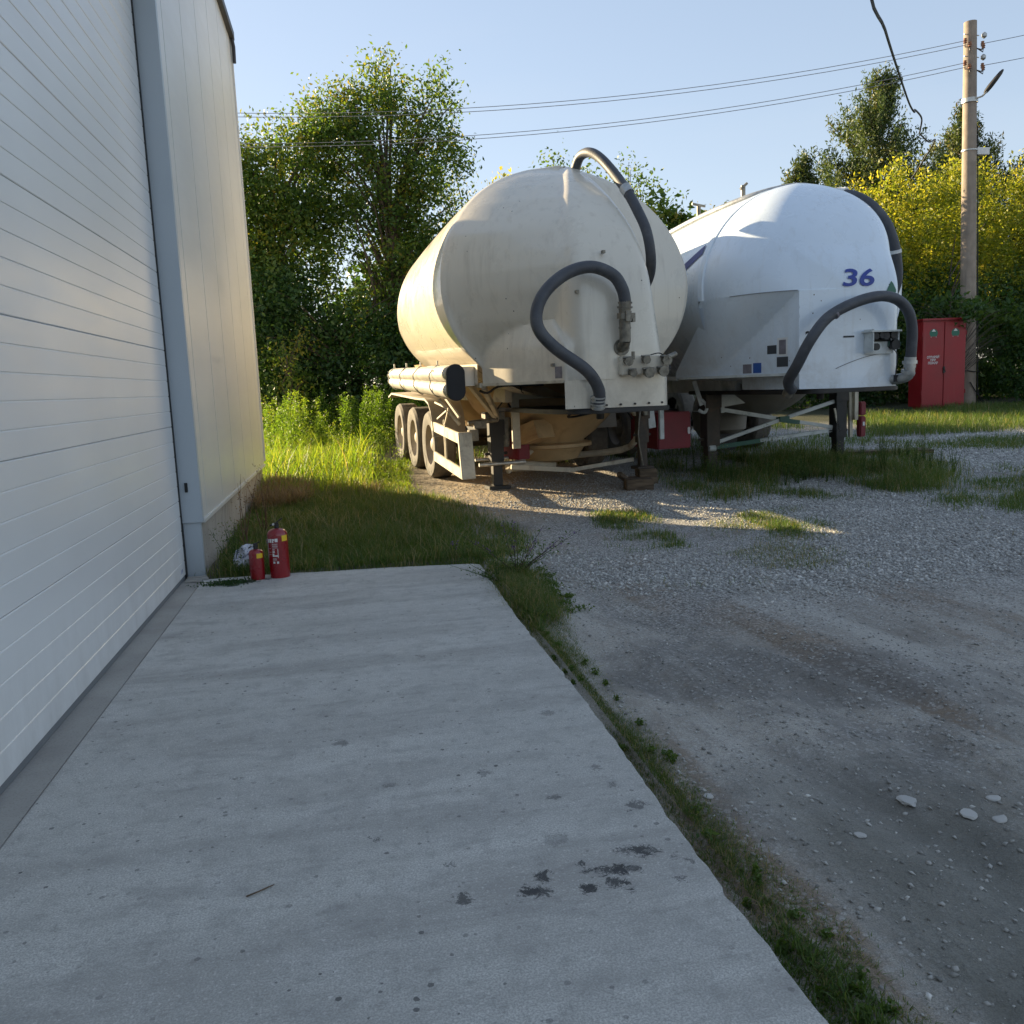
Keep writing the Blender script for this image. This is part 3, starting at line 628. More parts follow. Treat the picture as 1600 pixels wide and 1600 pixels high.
# skirt bottom lip and side skirt
mb=MB()
def skirt_lip(mb,Ff,x0,x1,z,t=.03,h=.03,n=16):
    L=[(x0+(x1-x0)*i/n,-Ff(x0+(x1-x0)*i/n,z)-.012,z) for i in range(n+1)]
    for a,b in zip(L[:-1],L[1:]): mb.beam(a,b,t,h)
skirt_lip(mb,F1,-1.0,-.45,1.425); skirt_lip(mb,F1,.8,1.28,1.425); mb.beam((-1.02,.0,1.42),(-1.12,2.6,1.50),.03,.05); mb.build('skirt_lip',m_creamfr,t1)
mb=MB(); mb.add([(-1.055,0,1.43),(-1.055,0,1.66),(-1.11,2.6,1.72),(-1.11,2.6,1.50)],[(0,1,2,3)]); mb.add([(1.30,0,1.43),(1.30,0,1.7),(1.34,2.6,1.72),(1.34,2.6,1.50)],[(0,1,2,3)])
mb.box((-1.13,.14,1.53),(.14,.025,.22)); mb.beam((-1.4,.9,1.62),(-1.08,.3,1.60),.02,.02); mb.beam((-1.25,.25,1.44),(-1.05,.25,1.62),.025,.025); mb.build('side_skirt',m_cream,t1)
# valve manifold
mb=MB(); F_=lambda x,z,e=0:(x,-F1(x,z)-e,z)
y0=-F1(.38,1.55)
mb.box((.385,y0-.03,1.56),(.54,.10,.19),rx=.12); o=mb.build('valve_block',m_cream,t1,bevel=.012)
mb=MB()
for x,z,r in((.17,1.61,.035),(.22,1.49,.03),(.37,1.62,.032),(.40,1.49,.042),(.56,1.50,.042),(.60,1.61,.04)):
    mb.cyl((x,y0-.06,z),(x,y0-.145,z-.01),r); mb.cyl((x,y0-.135,z-.01),(x,y0-.16,z-.012),r*1.35,seg=8); mb.cyl((x-r*1.5,y0-.12,z+.03),(x+r*1.4,y0-.12,z+.03),r*.35,seg=8)
mb.cyl((.24,y0-.10,1.62),(.24,y0-.10,1.70),.018); mb.cyl((.60,y0-.14,1.62),(.72,y0-.10,1.66),.03); mb.build('pipe_fitting',m_brass,o)
mb=MB(); mb.tube([(.44,y0-.09,1.66),(.53,y0-.11,1.675),(.60,y0-.12,1.63)],.006,6,smooth_n=4); mb.box((.70,y0-.0,1.53),(.035,.01,.05)); mb.build('air_line',m_rubberblk,o)
# hoses
H1=[(-.15,-1.36,1.17),(-.155,-1.42,1.32),(-.31,-1.50,1.52),(-.64,-1.55,1.74),(-.81,-1.55,1.92),(-.83,-1.53,2.10),(-.72,-1.50,2.30),(-.48,-1.46,2.475),(-.21,-1.44,2.54),(.02,-1.44,2.46),(.12,-1.44,2.32),(.15,-1.43,2.20)]
mb=MB(); mb.tube(H1,.062,16,smooth_n=6); hose=mb.build('front_hose',m_hose,t1)
mb=MB(); fitting(mb,(-.145,-1.35,1.13),(-.15,-1.385,1.27),.068,4); mb.build('hose_clamp',m_galv,hose)
mb=MB(); fitting(mb,(.15,-1.43,2.21),(.15,-1.42,2.12),.068,2); mb.cyl((.15,-1.42,2.12),(.15,-1.418,2.08),.06); mb.cyl((.15,-1.418,2.085),(.15,-1.414,2.03),.086,seg=8); mb.cyl((.15,-1.414,2.03),(.155,-1.40,1.80),.058); mb.cyl((.152,-1.408,1.95),(.152,-1.406,1.93),.064); mb.box((.15,-1.50,2.05),(.06,.04,.10)); mb.box((.235,-1.43,2.04),(.03,.05,.09)); mb.tube([(.155,-1.40,1.82),(.155,-1.36,1.76),(.155,-1.20,1.745)],.06,14); mb.cyl((.155,-1.32,1.75),(.155,-1.28,1.75),.085); mb.build('hose_coupling',m_brass,hose)
H2=[(.27,.18,3.84),(.30,.08,3.97),(.34,-.12,3.97),(.41,-.34,3.83),(.50,-.70,3.47),(.555,-.93,3.16),(.60,-1.02,2.95),(.64,-1.02,2.72),(.71,-.85,2.55),(.76,-.6,2.42)]
mb=MB(); mb.tube(H2,.055,16,smooth_n=6); hose=mb.build('top_hose',m_hose,t1)
mb=MB(); mb.cyl((.50,-.70,3.47),(.52,-.77,3.39),.064); mb.cyl((.27,.18,3.74),(.27,.18,3.86),.06); mb.build('hose_clamp',m_galv,hose)
# little fixtures on the front: hook, placard, tap
mb=MB(); 
for x,z in((-.30,2.32),(-.52,1.60),(.02,2.72)): mb.box((x,-F1(x,z)-.02,z),(.03,.05,.03))
mb.build('hose_hook',m_brass,t1)
patch_on(F1,-.505,-.462,1.46,1.58,.010,'placard',m_plate,t1)
mb=MB(); 
for x,z,s in((-1.33,2.0,1),(-1.15,1.78,1.3)): pass
mb.tube([(.3,2.2,3.74),(.3,2.2,3.86)],.26,24); mb.box((.98,1.2,3.72),(.30,.2,.16)); mb.build('manhole_lid',m_cream,t1)
# frame, hopper and running gear
mb=MB()
for x in(-.52,1.22): mb.beam((x,.6,1.30),(x,7.0,1.36),.09,.20)
for y in(.7,2.7,5.0,6.8): mb.beam((-.52,y,1.30),(1.22,y,1.30),.08,.14)
mb.beam((-.55,1.05,.98),(-1.02,.55,1.44),.05,.06); 
mb.beam((1.05,.9,1.35),(1.30,.9,.95),.08,.05)
mb.beam((-.40,.75,1.40),(-.40,.75,.62),.10,.05)
mb.beam((-.95,.15,1.40),(-.30,1.6,.80),.05,.07); mb.build('chassis_frame',m_creamfr,t1,bevel=.004)
mb=MB(); mb.lathe([(1.20,1.64),(1.16,1.38),(1.02,1.12),(.66,.76),(.50,.64),(.48,.56)],(.36,1.75,0),'Z',56); hp=mb.build('discharge_hopper',m_hopper,t1,ang=50)
mb=MB(); mb.lathe([(1.15,1.7),(.9,1.2),(.4,.75),(.36,.62)],(.3,4.9,.1),'Z',40); mb.build('discharge_hopper',m_hopper,t1,ang=50)
mb=MB(); mb.lathe([(.50,.62),(.60,.60),(.60,.555),(.50,.54),(.40,.38),(.2,.34)],(.36,1.75,0),'Z',44); mb.box((-.05,1.02,.80),(.34,.30,.24),rz=.55,rx=-.30); mb.build('outlet_flange',m_hopper,hp)
mb=MB()
mb.tube([(.42,2.1,.40),(.42,1.9,.30),(.3,1.6,.30),(-.35,1.35,.34)],.07,12,smooth_n=4); mb.tube([(.42,2.1,.38),(.9,1.8,.40),(1.35,1.2,.52),(1.40,1.0,.9)],.045,10,smooth_n=4)
mb.build('discharge_pipe',m_creamfr,t1)
mb=MB(); mb.beam((-.42,1.15,.30),(.15,1.5,.62),.05,.07); mb.beam((-.38,1.1,.36),(.5,1.1,.26),.05,.06); mb.beam((.4,1.12,.26),(1.3,1.0,.36),.05,.05); mb.build('leg_brace',m_creamfr,t1,bevel=.004)
mb=MB(); mb.box((-.28,1.25,.60),(.20,.40,.30),rz=.4); mb.build('valve_box',m_redp,t1,bevel=.01)
landing_leg(t1,-.56,1.15,1.0,gh(T1[0]-.7,11.4)+.0,.17,m_black); landing_leg(t1,1.36,.85,1.12,.24,.14)
mb=MB(); mb.box((-.58,1.14,1.03),(.26,.2,.10)); mb.cyl((-.95,1.0,.96),(-.56,1.0,.98),.03); mb.box((-.80,.98,.93),(.16,.05,.09)); mb.box((-.88,1.05,.80),(.12,.12,.14)); mb.cyl((-.40,1.25,1.0),(-.40,1.25,.62),.09,seg=16); mb.build('leg_gearbox',m_brass,t1,bevel=.006)
mb=MB(); mb.cyl((-.83,1.0,.42),(-.20,1.05,.42),.025); mb.cyl((-.83,1.2,.47),(-.2,1.25,.47),.02); mb.build('winding_rod',m_galv,t1)
for y in(2.62,3.87,5.10):
    zc=gh(T1[0],T1[1]+y)+.475; 
    wheel(t1,-1.0,y,zc,.475,.32,-1); wheel(t1,1.28,y,zc,.475,.32,1)
    mb=MB(); mb.cyl((-.98,y,zc),(1.26,y,zc),.06); mb.box((-.45,y,zc+.18),(.1,.9,.08)); mb.box((1.1,y,zc+.18),(.1,.9,.08)); mb.build('axle',m_black,t1)
# mudguard
mb=MB(); pr=[(2.0,.78),(2.03,.95),(2.10,1.10),(2.25,1.22),(2.5,1.275),(3.2,1.285),(5.4,1.36),(5.75,1.30)]
for x0,x1 in((-1.20,-.74),(1.05,1.5)):
    vs=[(x,y,z) for (y,z) in pr for x in(x0,x1)]+[(x,y+.0,z-.03) for (y,z) in pr for x in(x0,x1)]
    n=len(pr); fs=[(2*i,2*i+1,2*i+3,2*i+2) for i in range(n-1)]+[(2*n+2*i,2*n+2*i+2,2*n+2*i+3,2*n+2*i+1) for i in range(n-1)]+[(2*i,2*i+2,2*n+2*i+2,2*n+2*i) for i in range(n-1)]+[(2*i+1,2*n+2*i+1,2*n+2*i+3,2*i+3) for i in range(n-1)]
    mb.add(vs,fs)
mb.build('mudguard',m_fender,t1)
# side guard
mb=MB(); mb.beam((-1.17,2.15,.90),(-1.17,.58,.80),.035,.13); mb.beam((-1.17,2.08,.485),(-1.17,.52,.375),.035,.13); mb.add([(-1.19,.60,.87),(-1.02,.60,.87),(-1.19,.50,.31),(-1.02,.50,.31),(-1.19,.54,.87),(-1.02,.54,.87),(-1.19,.44,.31),(-1.02,.44,.31)],[(0,1,3,2),(4,6,7,5),(0,4,5,1),(2,3,7,6),(0,2,6,4),(1,5,7,3)]); mb.beam((-1.15,1.5,.5),(-1.15,1.5,1.0),.02,.03); mb.build('side_guard',m_creamfr,t1,bevel=.005)
# hose carrier tubes
tb=empty('x') ; bpy.data.objects.remove(tb)
for z0,z1 in((1.565,1.655),(1.37,1.53)):
    mb=MB(); mb.cyl((-1.30,.12,z0),(-1.26,4.6,z1),.095,seg=20); tt=mb.build('hose_carrier_tube',m_tube,t1)
mb=MB()
for y in(1.0,2.1,3.2,4.3):
    zt=1.565+.02*y; zb=1.37+.036*y
    mb.tube([(-1.30,y,zt+.11),(-1.41,y,zt),(-1.40,y,(zt+zb)/2),(-1.41,y,zb),(-1.30,y,zb-.11),(-1.19,y,zb),(-1.2,y,zt),(-1.30,y,zt+.11)],.008,6,smooth_n=3); mb.cyl((-1.30,y,zt+.1),(-1.30,y,zt+.16),.012,seg=8)
mb.build('tube_strap',m_galv,t1)
mb=MB(); out=[]
for k in range(40):
    a=2*math.pi*k/40; out.append((math.cos(a)*.108,math.sin(a)*.108+(.10 if math.sin(a)>0 else -.10)))
n=40; mb.add([(-1.30+x,.10,1.465+z) for x,z in out]+[(-1.30+x,.03,1.465+z) for x,z in out],[tuple(range(n)),tuple(range(2*n-1,n-1,-1))]+[(i,(i+1)%n,n+(i+1)%n,n+i) for i in range(n)]); mb.build('tube_end_cap',m_rubberblk,t1,bevel=.01)
mb=MB(); mb.beam((-1.28,1.1,1.27),(-1.08,.9,.95),.035,.035); mb.beam((-1.15,2.0,1.22),(-1.20,.95,1.15),.02,.02); mb.beam((-1.20,.95,1.15),(-1.15,1.9,1.0),.018,.018); mb.beam((-1.20,.95,1.15),(-1.18,1.3,.95),.018,.018); mb.tube([(-1.18,1.3,.96),(-1.18,1.3,.5)],.012,6); mb.beam((-1.15,.6,1.05),(-1.25,.9,1.3),.03,.03)
mb.build('carrier_bracket',m_creamfr,t1)
mb=MB(); mb.tube([(-1.0,.15,1.36),(-.92,.1,1.33),(-.80,.05,1.40),(-.6,0,1.405),(-.3,-.1,1.40)],.014,8,smooth_n=3); mb.tube([(-.55,.0,1.40),(-.54,.0,1.33),(-.51,.02,1.31)],.006,6); mb.build('loose_cable',m_rubberblk,t1)
mb=MB(); mb.box((1.62,.8,.92),(.06,.05,.60)); mb.box((1.48,.85,1.02),(.10,.04,.5),ry=-.12); mb.build('guard_board',m_whitefr,t1,bevel=.004)
mb=MB(); mb.cyl((1.36,.74,1.0),(1.36,.74,.95),.045); mb.tube([(1.30,.72,1.1),(1.24,.70,.7),(1.30,.70,.3)],.01,6,smooth_n=3); mb.build('air_hose',m_brass,t1)

mb=MB()
for x,y in((.95,2.3),(.95,3.2)): mb.lathe([(.02,-.36),(.12,-.34),(.15,-.30),(.15,.30),(.12,.34),(.02,.36)],(x,y,.86),'Y',20)
mb.build('air_tank',m_black,t1)
mb=MB(); mb.tube([(-.50,.7,1.18),(-.30,1.0,1.05),(-.1,1.3,1.12),(.4,1.0,1.05),(1.0,.9,1.12),(1.3,1.0,.9)],.012,6,smooth_n=5); mb.tube([(-.52,.9,1.2),(-.62,1.05,1.0),(-.45,1.3,.9),(-.2,2.0,1.0)],.010,6,smooth_n=5); mb.tube([(.2,.2,1.08),(.25,.6,.98),(.7,.8,1.02),(1.2,.9,1.1)],.014,6,smooth_n=5); mb.build('brake_line',m_rubberblk,t1)
mb=MB()
for y in(2.62,3.87,5.10):
    for x in(-.62,.98):
        zc=gh(T1[0],T1[1]+y)+.475
        for k in range(4): mb.box((x,y,zc+.07+.022*k),(.075,.95-.2*k,.016))
mb.build('leaf_spring',m_black,t1)
mb=MB()
for k in range(9): a=-.35+k*.16; mb.cyl((a,-F1(a,1.22)*0-F1(a,1.5)-.0,1.165),(a,-F1(a,1.5)-.022,1.165),.012,seg=6)
mb.build('apron_bolt',m_black,t1)
# ---------------- trailer 2 (white)
t2=empty('tank_trailer',T2,TH); tag(t2,'white powder tank trailer with a blue 36 on its front, right of the two','tank trailer','tank trailers parked side by side')
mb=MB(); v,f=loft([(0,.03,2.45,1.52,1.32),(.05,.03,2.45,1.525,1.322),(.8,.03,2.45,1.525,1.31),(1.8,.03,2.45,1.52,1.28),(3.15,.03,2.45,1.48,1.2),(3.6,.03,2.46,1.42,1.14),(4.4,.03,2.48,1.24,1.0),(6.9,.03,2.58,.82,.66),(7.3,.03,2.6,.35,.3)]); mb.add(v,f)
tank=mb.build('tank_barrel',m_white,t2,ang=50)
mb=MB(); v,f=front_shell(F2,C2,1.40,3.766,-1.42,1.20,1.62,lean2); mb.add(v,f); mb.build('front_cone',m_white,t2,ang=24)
apron(F2,-.13,.74,1.402,1.225,1.20,t2,m_white,pf=lambda s:(1.22+.12*(1-s*s) if -.995<s<=0 else 1.34*max(0,1-abs(s)**8)**.5)); plate(t2,-.13,.74,1.215,1.32,1.4,pw=8)
mb=MB(); skirt_lip(mb,F2,-1.40,-.88,1.40,n=12); mb.beam((-1.40,.75,1.40),(-1.40,2.6,1.45),.03,.05); mb.build('skirt_lip',m_whitefr,t2)
# fake edge closing strip: crease lip
mb=MB(); L=[(x,-F2(x,2.345)-.002,2.340) for x in np.linspace(-1.36,-.88,14)]
for a,b in zip(L[:-1],L[1:]): mb.beam(a,b,.012,.008)
mb.build('crease_seam',m_groove,t2)
# blue stripe on the barrel's left side, from high at the front to low at the back
mb=MB(); vs=[]
for i in range(25):
    t=i/24; y=.03+2.6*t; a0=R(180-26+52*t)
    for da in(0,R(5.6)):
        a=a0+da*(1-.1*t); vs.append((.03+1.534*math.cos(a),y,2.45+1.335*(1-.03*max(0,y-.5))*math.sin(a)))
mb.add(vs,[(2*i,2*i+1,2*i+3,2*i+2) for i in range(24)])
mb.build('side_stripe',m_bluep,t2)
on2=lambda x0,z0,e=.006:(lambda u,v:(x0+u,-F2(x0+u,z0+v)-e,z0+v))
text_mesh('fleet_number','36',.27,m_blue2,t2,on2(-.40,2.37,.014),shear=.15,offset=.005,sx=1.6)
text_mesh('small_number','26',.105,m_blk2,t2,on2(-.80,1.80),offset=.006,sx=1.0)
mb=MB(); tri=[(.20,2.29),(.36,2.29),(.36,2.32),(.31,2.39),(.28,2.42),(.24,2.36)]; mb.add([(x,-F2(x,z)-.007,z) for x,z in tri],[tuple(range(6))]); mb.build('green_emblem',m_green2,t2)
def patch2(*a): return patch_on(F2,*a,t2)
patch_on(F2,-.994,-.957,1.645,1.745,.008,'placard',m_greyst,t2); patch_on(F2,-.956,-.912,1.49,1.605,.008,'placard',m_greyst,t2)
patch_on(F2,-.954,-.914,1.615,1.825,.006,'plate_frame',m_whitest,t2); patch_on(F2,-.948,-.921,1.635,1.80,.010,'warning_plate',m_plate,t2)
patch_on(F2,-1.052,-1.018,1.43,1.55,.008,'notice_sticker',m_bluest,t2); patch_on(F2,-1.095,-1.058,1.43,1.54,.008,'faded_sticker',m_plate,t2)
# front connection panel
mb=MB(); yb=-1.36
mb.box((.09,yb-.05,1.845),(.42,.20,.02)); mb.box((-.08,yb-.06,1.74),(.016,.16,.26)); mb.box((.29,yb-.05,1.75),(.016,.12,.22)); mb.box((.1,yb+.0,1.66),(.36,.06,.14)); o=mb.build('connection_box',m_whitefr,t2,bevel=.003)
mb=MB(); mb.box((.10,yb+.03,1.75),(.36,.04,.20)); 
for x,z,r in((-.02,1.79,.032),(.06,1.80,.03),(.12,1.79,.036),(.22,1.80,.036),(-.01,1.67,.034),(.25,1.69,.05)): mb.cyl((x,yb+.02,z),(x,yb-.10,z),r); mb.cyl((x,yb-.08,z),(x,yb-.115,z),r*1.2,seg=10)
mb.build('coupling',m_black,o)
mb=MB(); mb.tube([(.23,yb-.05,1.66),(.31,yb-.06,1.58),(.315,yb-.04,1.40),(.315,yb-.03,1.32)],.006,6,smooth_n=4); mb.box((.315,yb-.04,1.30),(.045,.03,.08)); mb.build('dangling_plug',m_rubberblk,o)
mb=MB(); mb.cyl((.20,yb-.03,1.70),(.34,yb-.06,1.69),.032); mb.build('green_valve',m_greenfr,o)
mb=MB(); L=[(x,-F2(x,1.6-.45*(.25-x)**2)-.006,1.60-.30*(.25-x)**1.8) for x in np.linspace(-.45,.25,14)]; 
for a,b in zip(L[:-1],L[1:]): mb.beam(a,b,.006,.006)
mb.build('apron_seam',m_groove,t2)
patch_on(F2,-.36,-.22,1.79,1.81,.006,'paint_scrape',m_greyst,t2,sk=.0)
# hoses of trailer 2
H=[(-.95,-1.20,1.22),(-1.06,-1.30,1.32),(-1.08,-1.50,1.50),(-1.0,-1.62,1.76),(-.79,-1.64,2.0),(-.46,-1.64,2.15),(-.13,-1.63,2.22),(.13,-1.60,2.19),(.31,-1.58,2.06),(.40,-1.55,1.86),(.42,-1.52,1.60),(.42,-1.50,1.42)]
mb=MB(); mb.tube(H,.060,16,smooth_n=6); hose=mb.build('front_hose',m_hose,t2)
mb=MB(); mb.cyl((.42,-1.51,1.54),(.42,-1.50,1.42),.066); mb.cyl((.42,-1.50,1.50),(.42,-1.50,1.46),.082); mb.tube([(.42,-1.50,1.42),(.42,-1.48,1.33),(.36,-1.36,1.29),(.26,-1.15,1.29)],.06,14,smooth_n=3); mb.cyl((.415,-1.49,1.38),(.41,-1.48,1.35),.078); mb.build('hose_elbow',m_galv,hose)
mb=MB(); mb.cyl((-.95,-1.20,1.25),(-.95,-1.12,1.16),.068); mb.build('hose_socket',m_brass,hose)
mb=MB(); mb.cyl((-.72,-1.64,2.03),(-.70,-1.64,2.045),.063); mb.build('hose_band',m_plate,hose)
mb=MB(); mb.tube([(.50,.12,3.62),(.60,-.10,3.64),(.76,-.30,3.50),(.90,-.42,3.28),(1.0,-.46,3.05),(1.07,-.46,2.80),(1.12,-.42,2.52),(1.12,-.30,2.3)],.065,16,smooth_n=6); hose=mb.build('top_hose',m_hose,t2)
mb=MB(); mb.cyl((1.045,-.465,2.90),(1.055,-.46,2.86),.075); mb.tube([(.40,.25,3.64),(.52,.1,3.68),(.60,-.08,3.66)],.075,12,smooth_n=3); mb.build('hose_clamp',m_whitest,hose)
# top fittings
mb=MB(); mb.tube([(-.98,2.3,3.40),(-.75,1.4,3.58),(-.40,.5,3.72),(.1,.25,3.80),(.5,.2,3.74)],.05,12,smooth_n=5); mb.build('top_pipe',m_galv,t2)
mb=MB(); mb.tube([(-.80,2.9,3.50),(-.80,2.9,3.72),(-.88,2.8,3.80)],.07,14); mb.tube([(-.10,2.4,3.62),(-.10,2.4,3.70)],.22,24); mb.tube([(-.6,5.0,3.30),(-.6,5.0,3.42)],.25,20); mb.build('filler_neck',m_white,t2)
mb=MB(); mb.tube([(-.86,2.82,3.79),(-.93,2.74,3.81),(-.97,2.72,3.74)],.078,12); mb.cyl((-.62,1.55,3.60),(-.62,1.55,3.80),.03); mb.beam((-.75,1.5,3.82),(-.52,1.55,3.80),.02,.03); mb.cyl((-.30,.9,3.80),(-.30,.9,3.95),.03); mb.beam((-.34,.9,3.9),(-.24,.9,3.98),.03,.03); mb.box((-.7,4.4,3.46),(.2,.3,.08)); mb.build('top_valve',m_brass,t2)
mb=MB(); mb.box((1.45,1.4,3.52),(.40,.03,.15)); mb.box((1.63,1.4,3.40),(.05,.03,.20)); mb.beam((1.3,1.42,3.42),(1.6,1.42,3.42),.03,.03); mb.beam((1.6,1.42,3.35),(1.38,1.3,3.08),.015,.015); mb.build('catwalk_bracket',m_whitefr,t2,bevel=.003)
# frame, bowl, braces
mb=MB()
for x in(-.75,1.30): mb.beam((x,.3,1.28),(x,7.0,1.32),.09,.20)
for y in(.5,2.9,5.0): mb.beam((-.75,y,1.27),(1.30,y,1.27),.08,.14)
mb.beam((-.60,.98,1.36),(-.60,.98,.90),.06,.05); mb.beam((-1.02,1.0,1.36),(-.93,.95,1.02),.05,.06); mb.tube([(-.95,.92,1.10),(-.88,.9,1.0),(-.92,.9,.92),(-1.0,.92,.96)],.025,8,smooth_n=3); mb.add([(-.58,1.0,1.28),(-.58,1.0,.98),(-.22,1.0,1.02)],[(0,1,2)])
mb.build('chassis_frame',m_whitefr,t2,bevel=.004)
mb=MB(); prof=[(1.02*math.sin(R(a)),1.72-.95*math.cos(R(a))) for a in range(0,95,8)]; mb.lathe([(max(p[0],.002),p[1]) for p in prof],(.62,2.1,0),'Z',48); mb.build('discharge_bowl',m_hopperg,t2,ang=60)
mb=MB(); mb.lathe([(.45,.85),(.42,.55),(.2,.40)],(.45,2.9,0),'Z',30); mb.build('outlet_cone',m_hopperg,t2)
mb=MB(); mb.beam((-.62,1.0,.95),(.30,1.0,.775),.05,.055); mb.beam((.42,1.0,.75),(1.25,1.0,.60),.05,.05); mb.beam((-.68,.96,.50),(.32,.96,.76),.05,.05); mb.beam((.44,.96,.79),(1.22,.96,.98),.05,.05); mb.beam((.0,1.0,.48),(1.2,1.0,.56),.06,.05); mb.cyl((-.86,.9,.42),(-.76,.9,.42),.045); x_=mb.build('cross_brace',m_whitefr,t2,bevel=.004)
mb=MB(); mb.beam((.26,.98,.765),(.64,.98,.705),.06,.06); mb.box((.37,.94,.765),(.16,.04,.08)); mb.beam((-.72,1.0,.42),(.05,1.0,.48),.05,.06); mb.build('brace_joint',m_greenfr,x_,bevel=.004)
landing_leg(t2,-.79,.98,1.20,gh(T2[0]-.8,T2[1]+.95),.20,m_leg); landing_leg(t2,1.30,.98,1.20,gh(T2[0]+1.3,T2[1]+.95),.18,m_black)
mb=MB(); mb.beam((1.18,.9,.88),(1.26,.9,.55),.02,.03); mb.beam((1.44,.9,1.1),(1.46,.9,.45),.05,.04); mb.box((1.50,.85,.95),(.06,.05,.5)); mb.build('leg_bracket',m_creamfr,t2)
for y in(3.3,4.6,5.9):
    zc=gh(T2[0],T2[1]+y)+.475; wheel(t2,-1.1,y,zc,.475,.32,-1); wheel(t2,1.25,y,zc,.475,.32,1)
    mb=MB(); mb.cyl((-1.05,y,zc),(1.2,y,zc),.06); mb.build('axle',m_black,t2)
mb=MB(); mb.box((-1.38,1.35,.70),(.50,.9,.50)); mb.box((1.60,.85,.86),(.10,.10,.20)); mb.box((1.60,.85,.60),(.10,.10,.30)); rb=mb.build('side_box',m_redp,t2,bevel=.015)
mb=MB(); mb.tube([(-1.165,.893,.72),(-1.165,.885,.72)],.018,14); mb.box((-1.165,.892,.695),(.036,.012,.06)); mb.tube([(-1.165,.893,.66),(-1.165,.885,.66)],.018,14); mb.box((1.60,.795,.64),(.03,.01,.055)); mb.build('reflector',m_refl,rb)
mb=MB(); mb.box((-1.0,1.5,.72),(.22,.3,.42)); mb.cyl((-1.02,1.34,.78),(-1.02,1.33,.78),.05); mb.build('grey_case',m_plate,t2,bevel=.01)
mb=MB(); mb.box((.35,2.6,.36),(.34,.3,.26)); mb.build('pump_case',m_black,t2,bevel=.03)
# ================================================================== SMALL OBJECTS
def extinguisher(x,y,r,h,label,big):
    e=empty('fire_extinguisher',(x,y,0),R(0)); tag(e,label,'fire extinguisher')
    b=h*(.86 if big else .80)
    mb=MB(); pr=[(.001,.006),(r*.90,.006),(r*.97,.0),(r*.98,.02),(r,.035),(r,b*.86)]
    for i in range(1,9):
        a=i/8*math.pi/2; pr.append((max(.018,r*math.cos(a)**.75),b*.86+(b*.14)*math.sin(a)))
    mb.lathe(pr,(0,0,0),'Z',40); body=mb.build('body',m_exred,e,ang=50)
    mb=MB(); mb.cyl((0,0,b-.004),(0,0,b+.022),.017,seg=14); mb.cyl((0,0,b+.02),(0,0,b+.03),.021,seg=14); mb.box((0,0,b+.036),(.03,.03,.018)); 
    if big: mb.beam((.0,0,b+.045),(.045,0,b+.075),.018,.008); mb.beam((-.01,0,b+.04),(-.05,0,b+.02),.016,.012); mb.beam((.03,0,b+.06),(.02,0,h+.0),.02,.012)
    else: mb.beam((0,0,b+.04),(.035,0,b+.055),.016,.007); mb.beam((-.01,0,b+.034),(-.055,0,b+.008),.010,.010); 
    v=mb.build('valve_head',m_black,e,bevel=.002)
    mb=MB(); mb.cyl((-.022,-.02,b+.035),(-.022,-.032,b+.035),.009,seg=12); mb.build('pressure_gauge',m_silver,v)
    def curve(name,a0,a1,z0,z1,mat,par,eps=.0012,n=10):
        mb=MB(); vs=[]
        for i in range(n+1):
            a=a0+(a1-a0)*i/n; vs+=[((r+eps)*math.sin(a),-(r+eps)*math.cos(a),z0),((r+eps)*math.sin(a),-(r+eps)*math.cos(a),z1)]
        mb.add(vs,[(2*i,2*i+1,2*i+3,2*i+2) for i in range(n)]); return mb.build(name,mat,par)
    if big:
        curve('yellow_label',R(28),R(68),h*.645,h*.745,m_yellow,body)
        mb=MB()
        def cv(a0,a1,z0,z1):
            vs=[]; n=6
            for i in range(n+1):
                a=a0+(a1-a0)*i/n; vs+=[((r+.0012)*math.sin(a),-(r+.0012)*math.cos(a),z0*h),((r+.0012)*math.sin(a),-(r+.0012)*math.cos(a),z1*h)]
            mb.add(vs,[(2*i,2*i+1,2*i+3,2*i+2) for i in range(n)])
        cv(R(-62),R(-50),.63,.69); cv(R(-46),R(-34),.63,.695); cv(R(-30),R(-14),.665,.695); cv(R(-30),R(-20),.63,.66); cv(R(-12),R(4),.64,.70); 
        for z in(.605,.59,.57,.555,.535): cv(R(-30),R(2),z,z+.005)
        for z in(.50,.47,.455): cv(R(-30),R(-16),z,z+.012)
        cv(R(-31),R(2),.385,.41); cv(R(-31),R(-20),.41,.44); cv(R(0),R(3),.36,.52); cv(R(-62),R(-60),.36,.70)
        for z in(.35,.335,.32): cv(R(-30),R(-8),z,z+.005)
        cv(R(-30),R(-18),.265,.30); cv(R(-8),R(3),.26,.30); cv(R(-56),R(-38),.42,.425); cv(R(-56),R(-38),.46,.465); cv(R(-56),R(-40),.52,.526)
        mb.build('printed_label',m_whitest,body)
    else:
        curve('yellow_label',R(8),R(62),h*.575,h*.70,m_yellow,body)
    return e
extinguisher(-.606,7.02-.0,.078,.448,'larger red fire extinguisher with white print and a yellow sticker on the slab',True).location=(-.60,7.06,0)
extinguisher(-.77,7.0,.056,.297,'smaller red fire extinguisher with only a yellow sticker, nearer the warehouse plinth',False).location=(-.768,7.03,0)
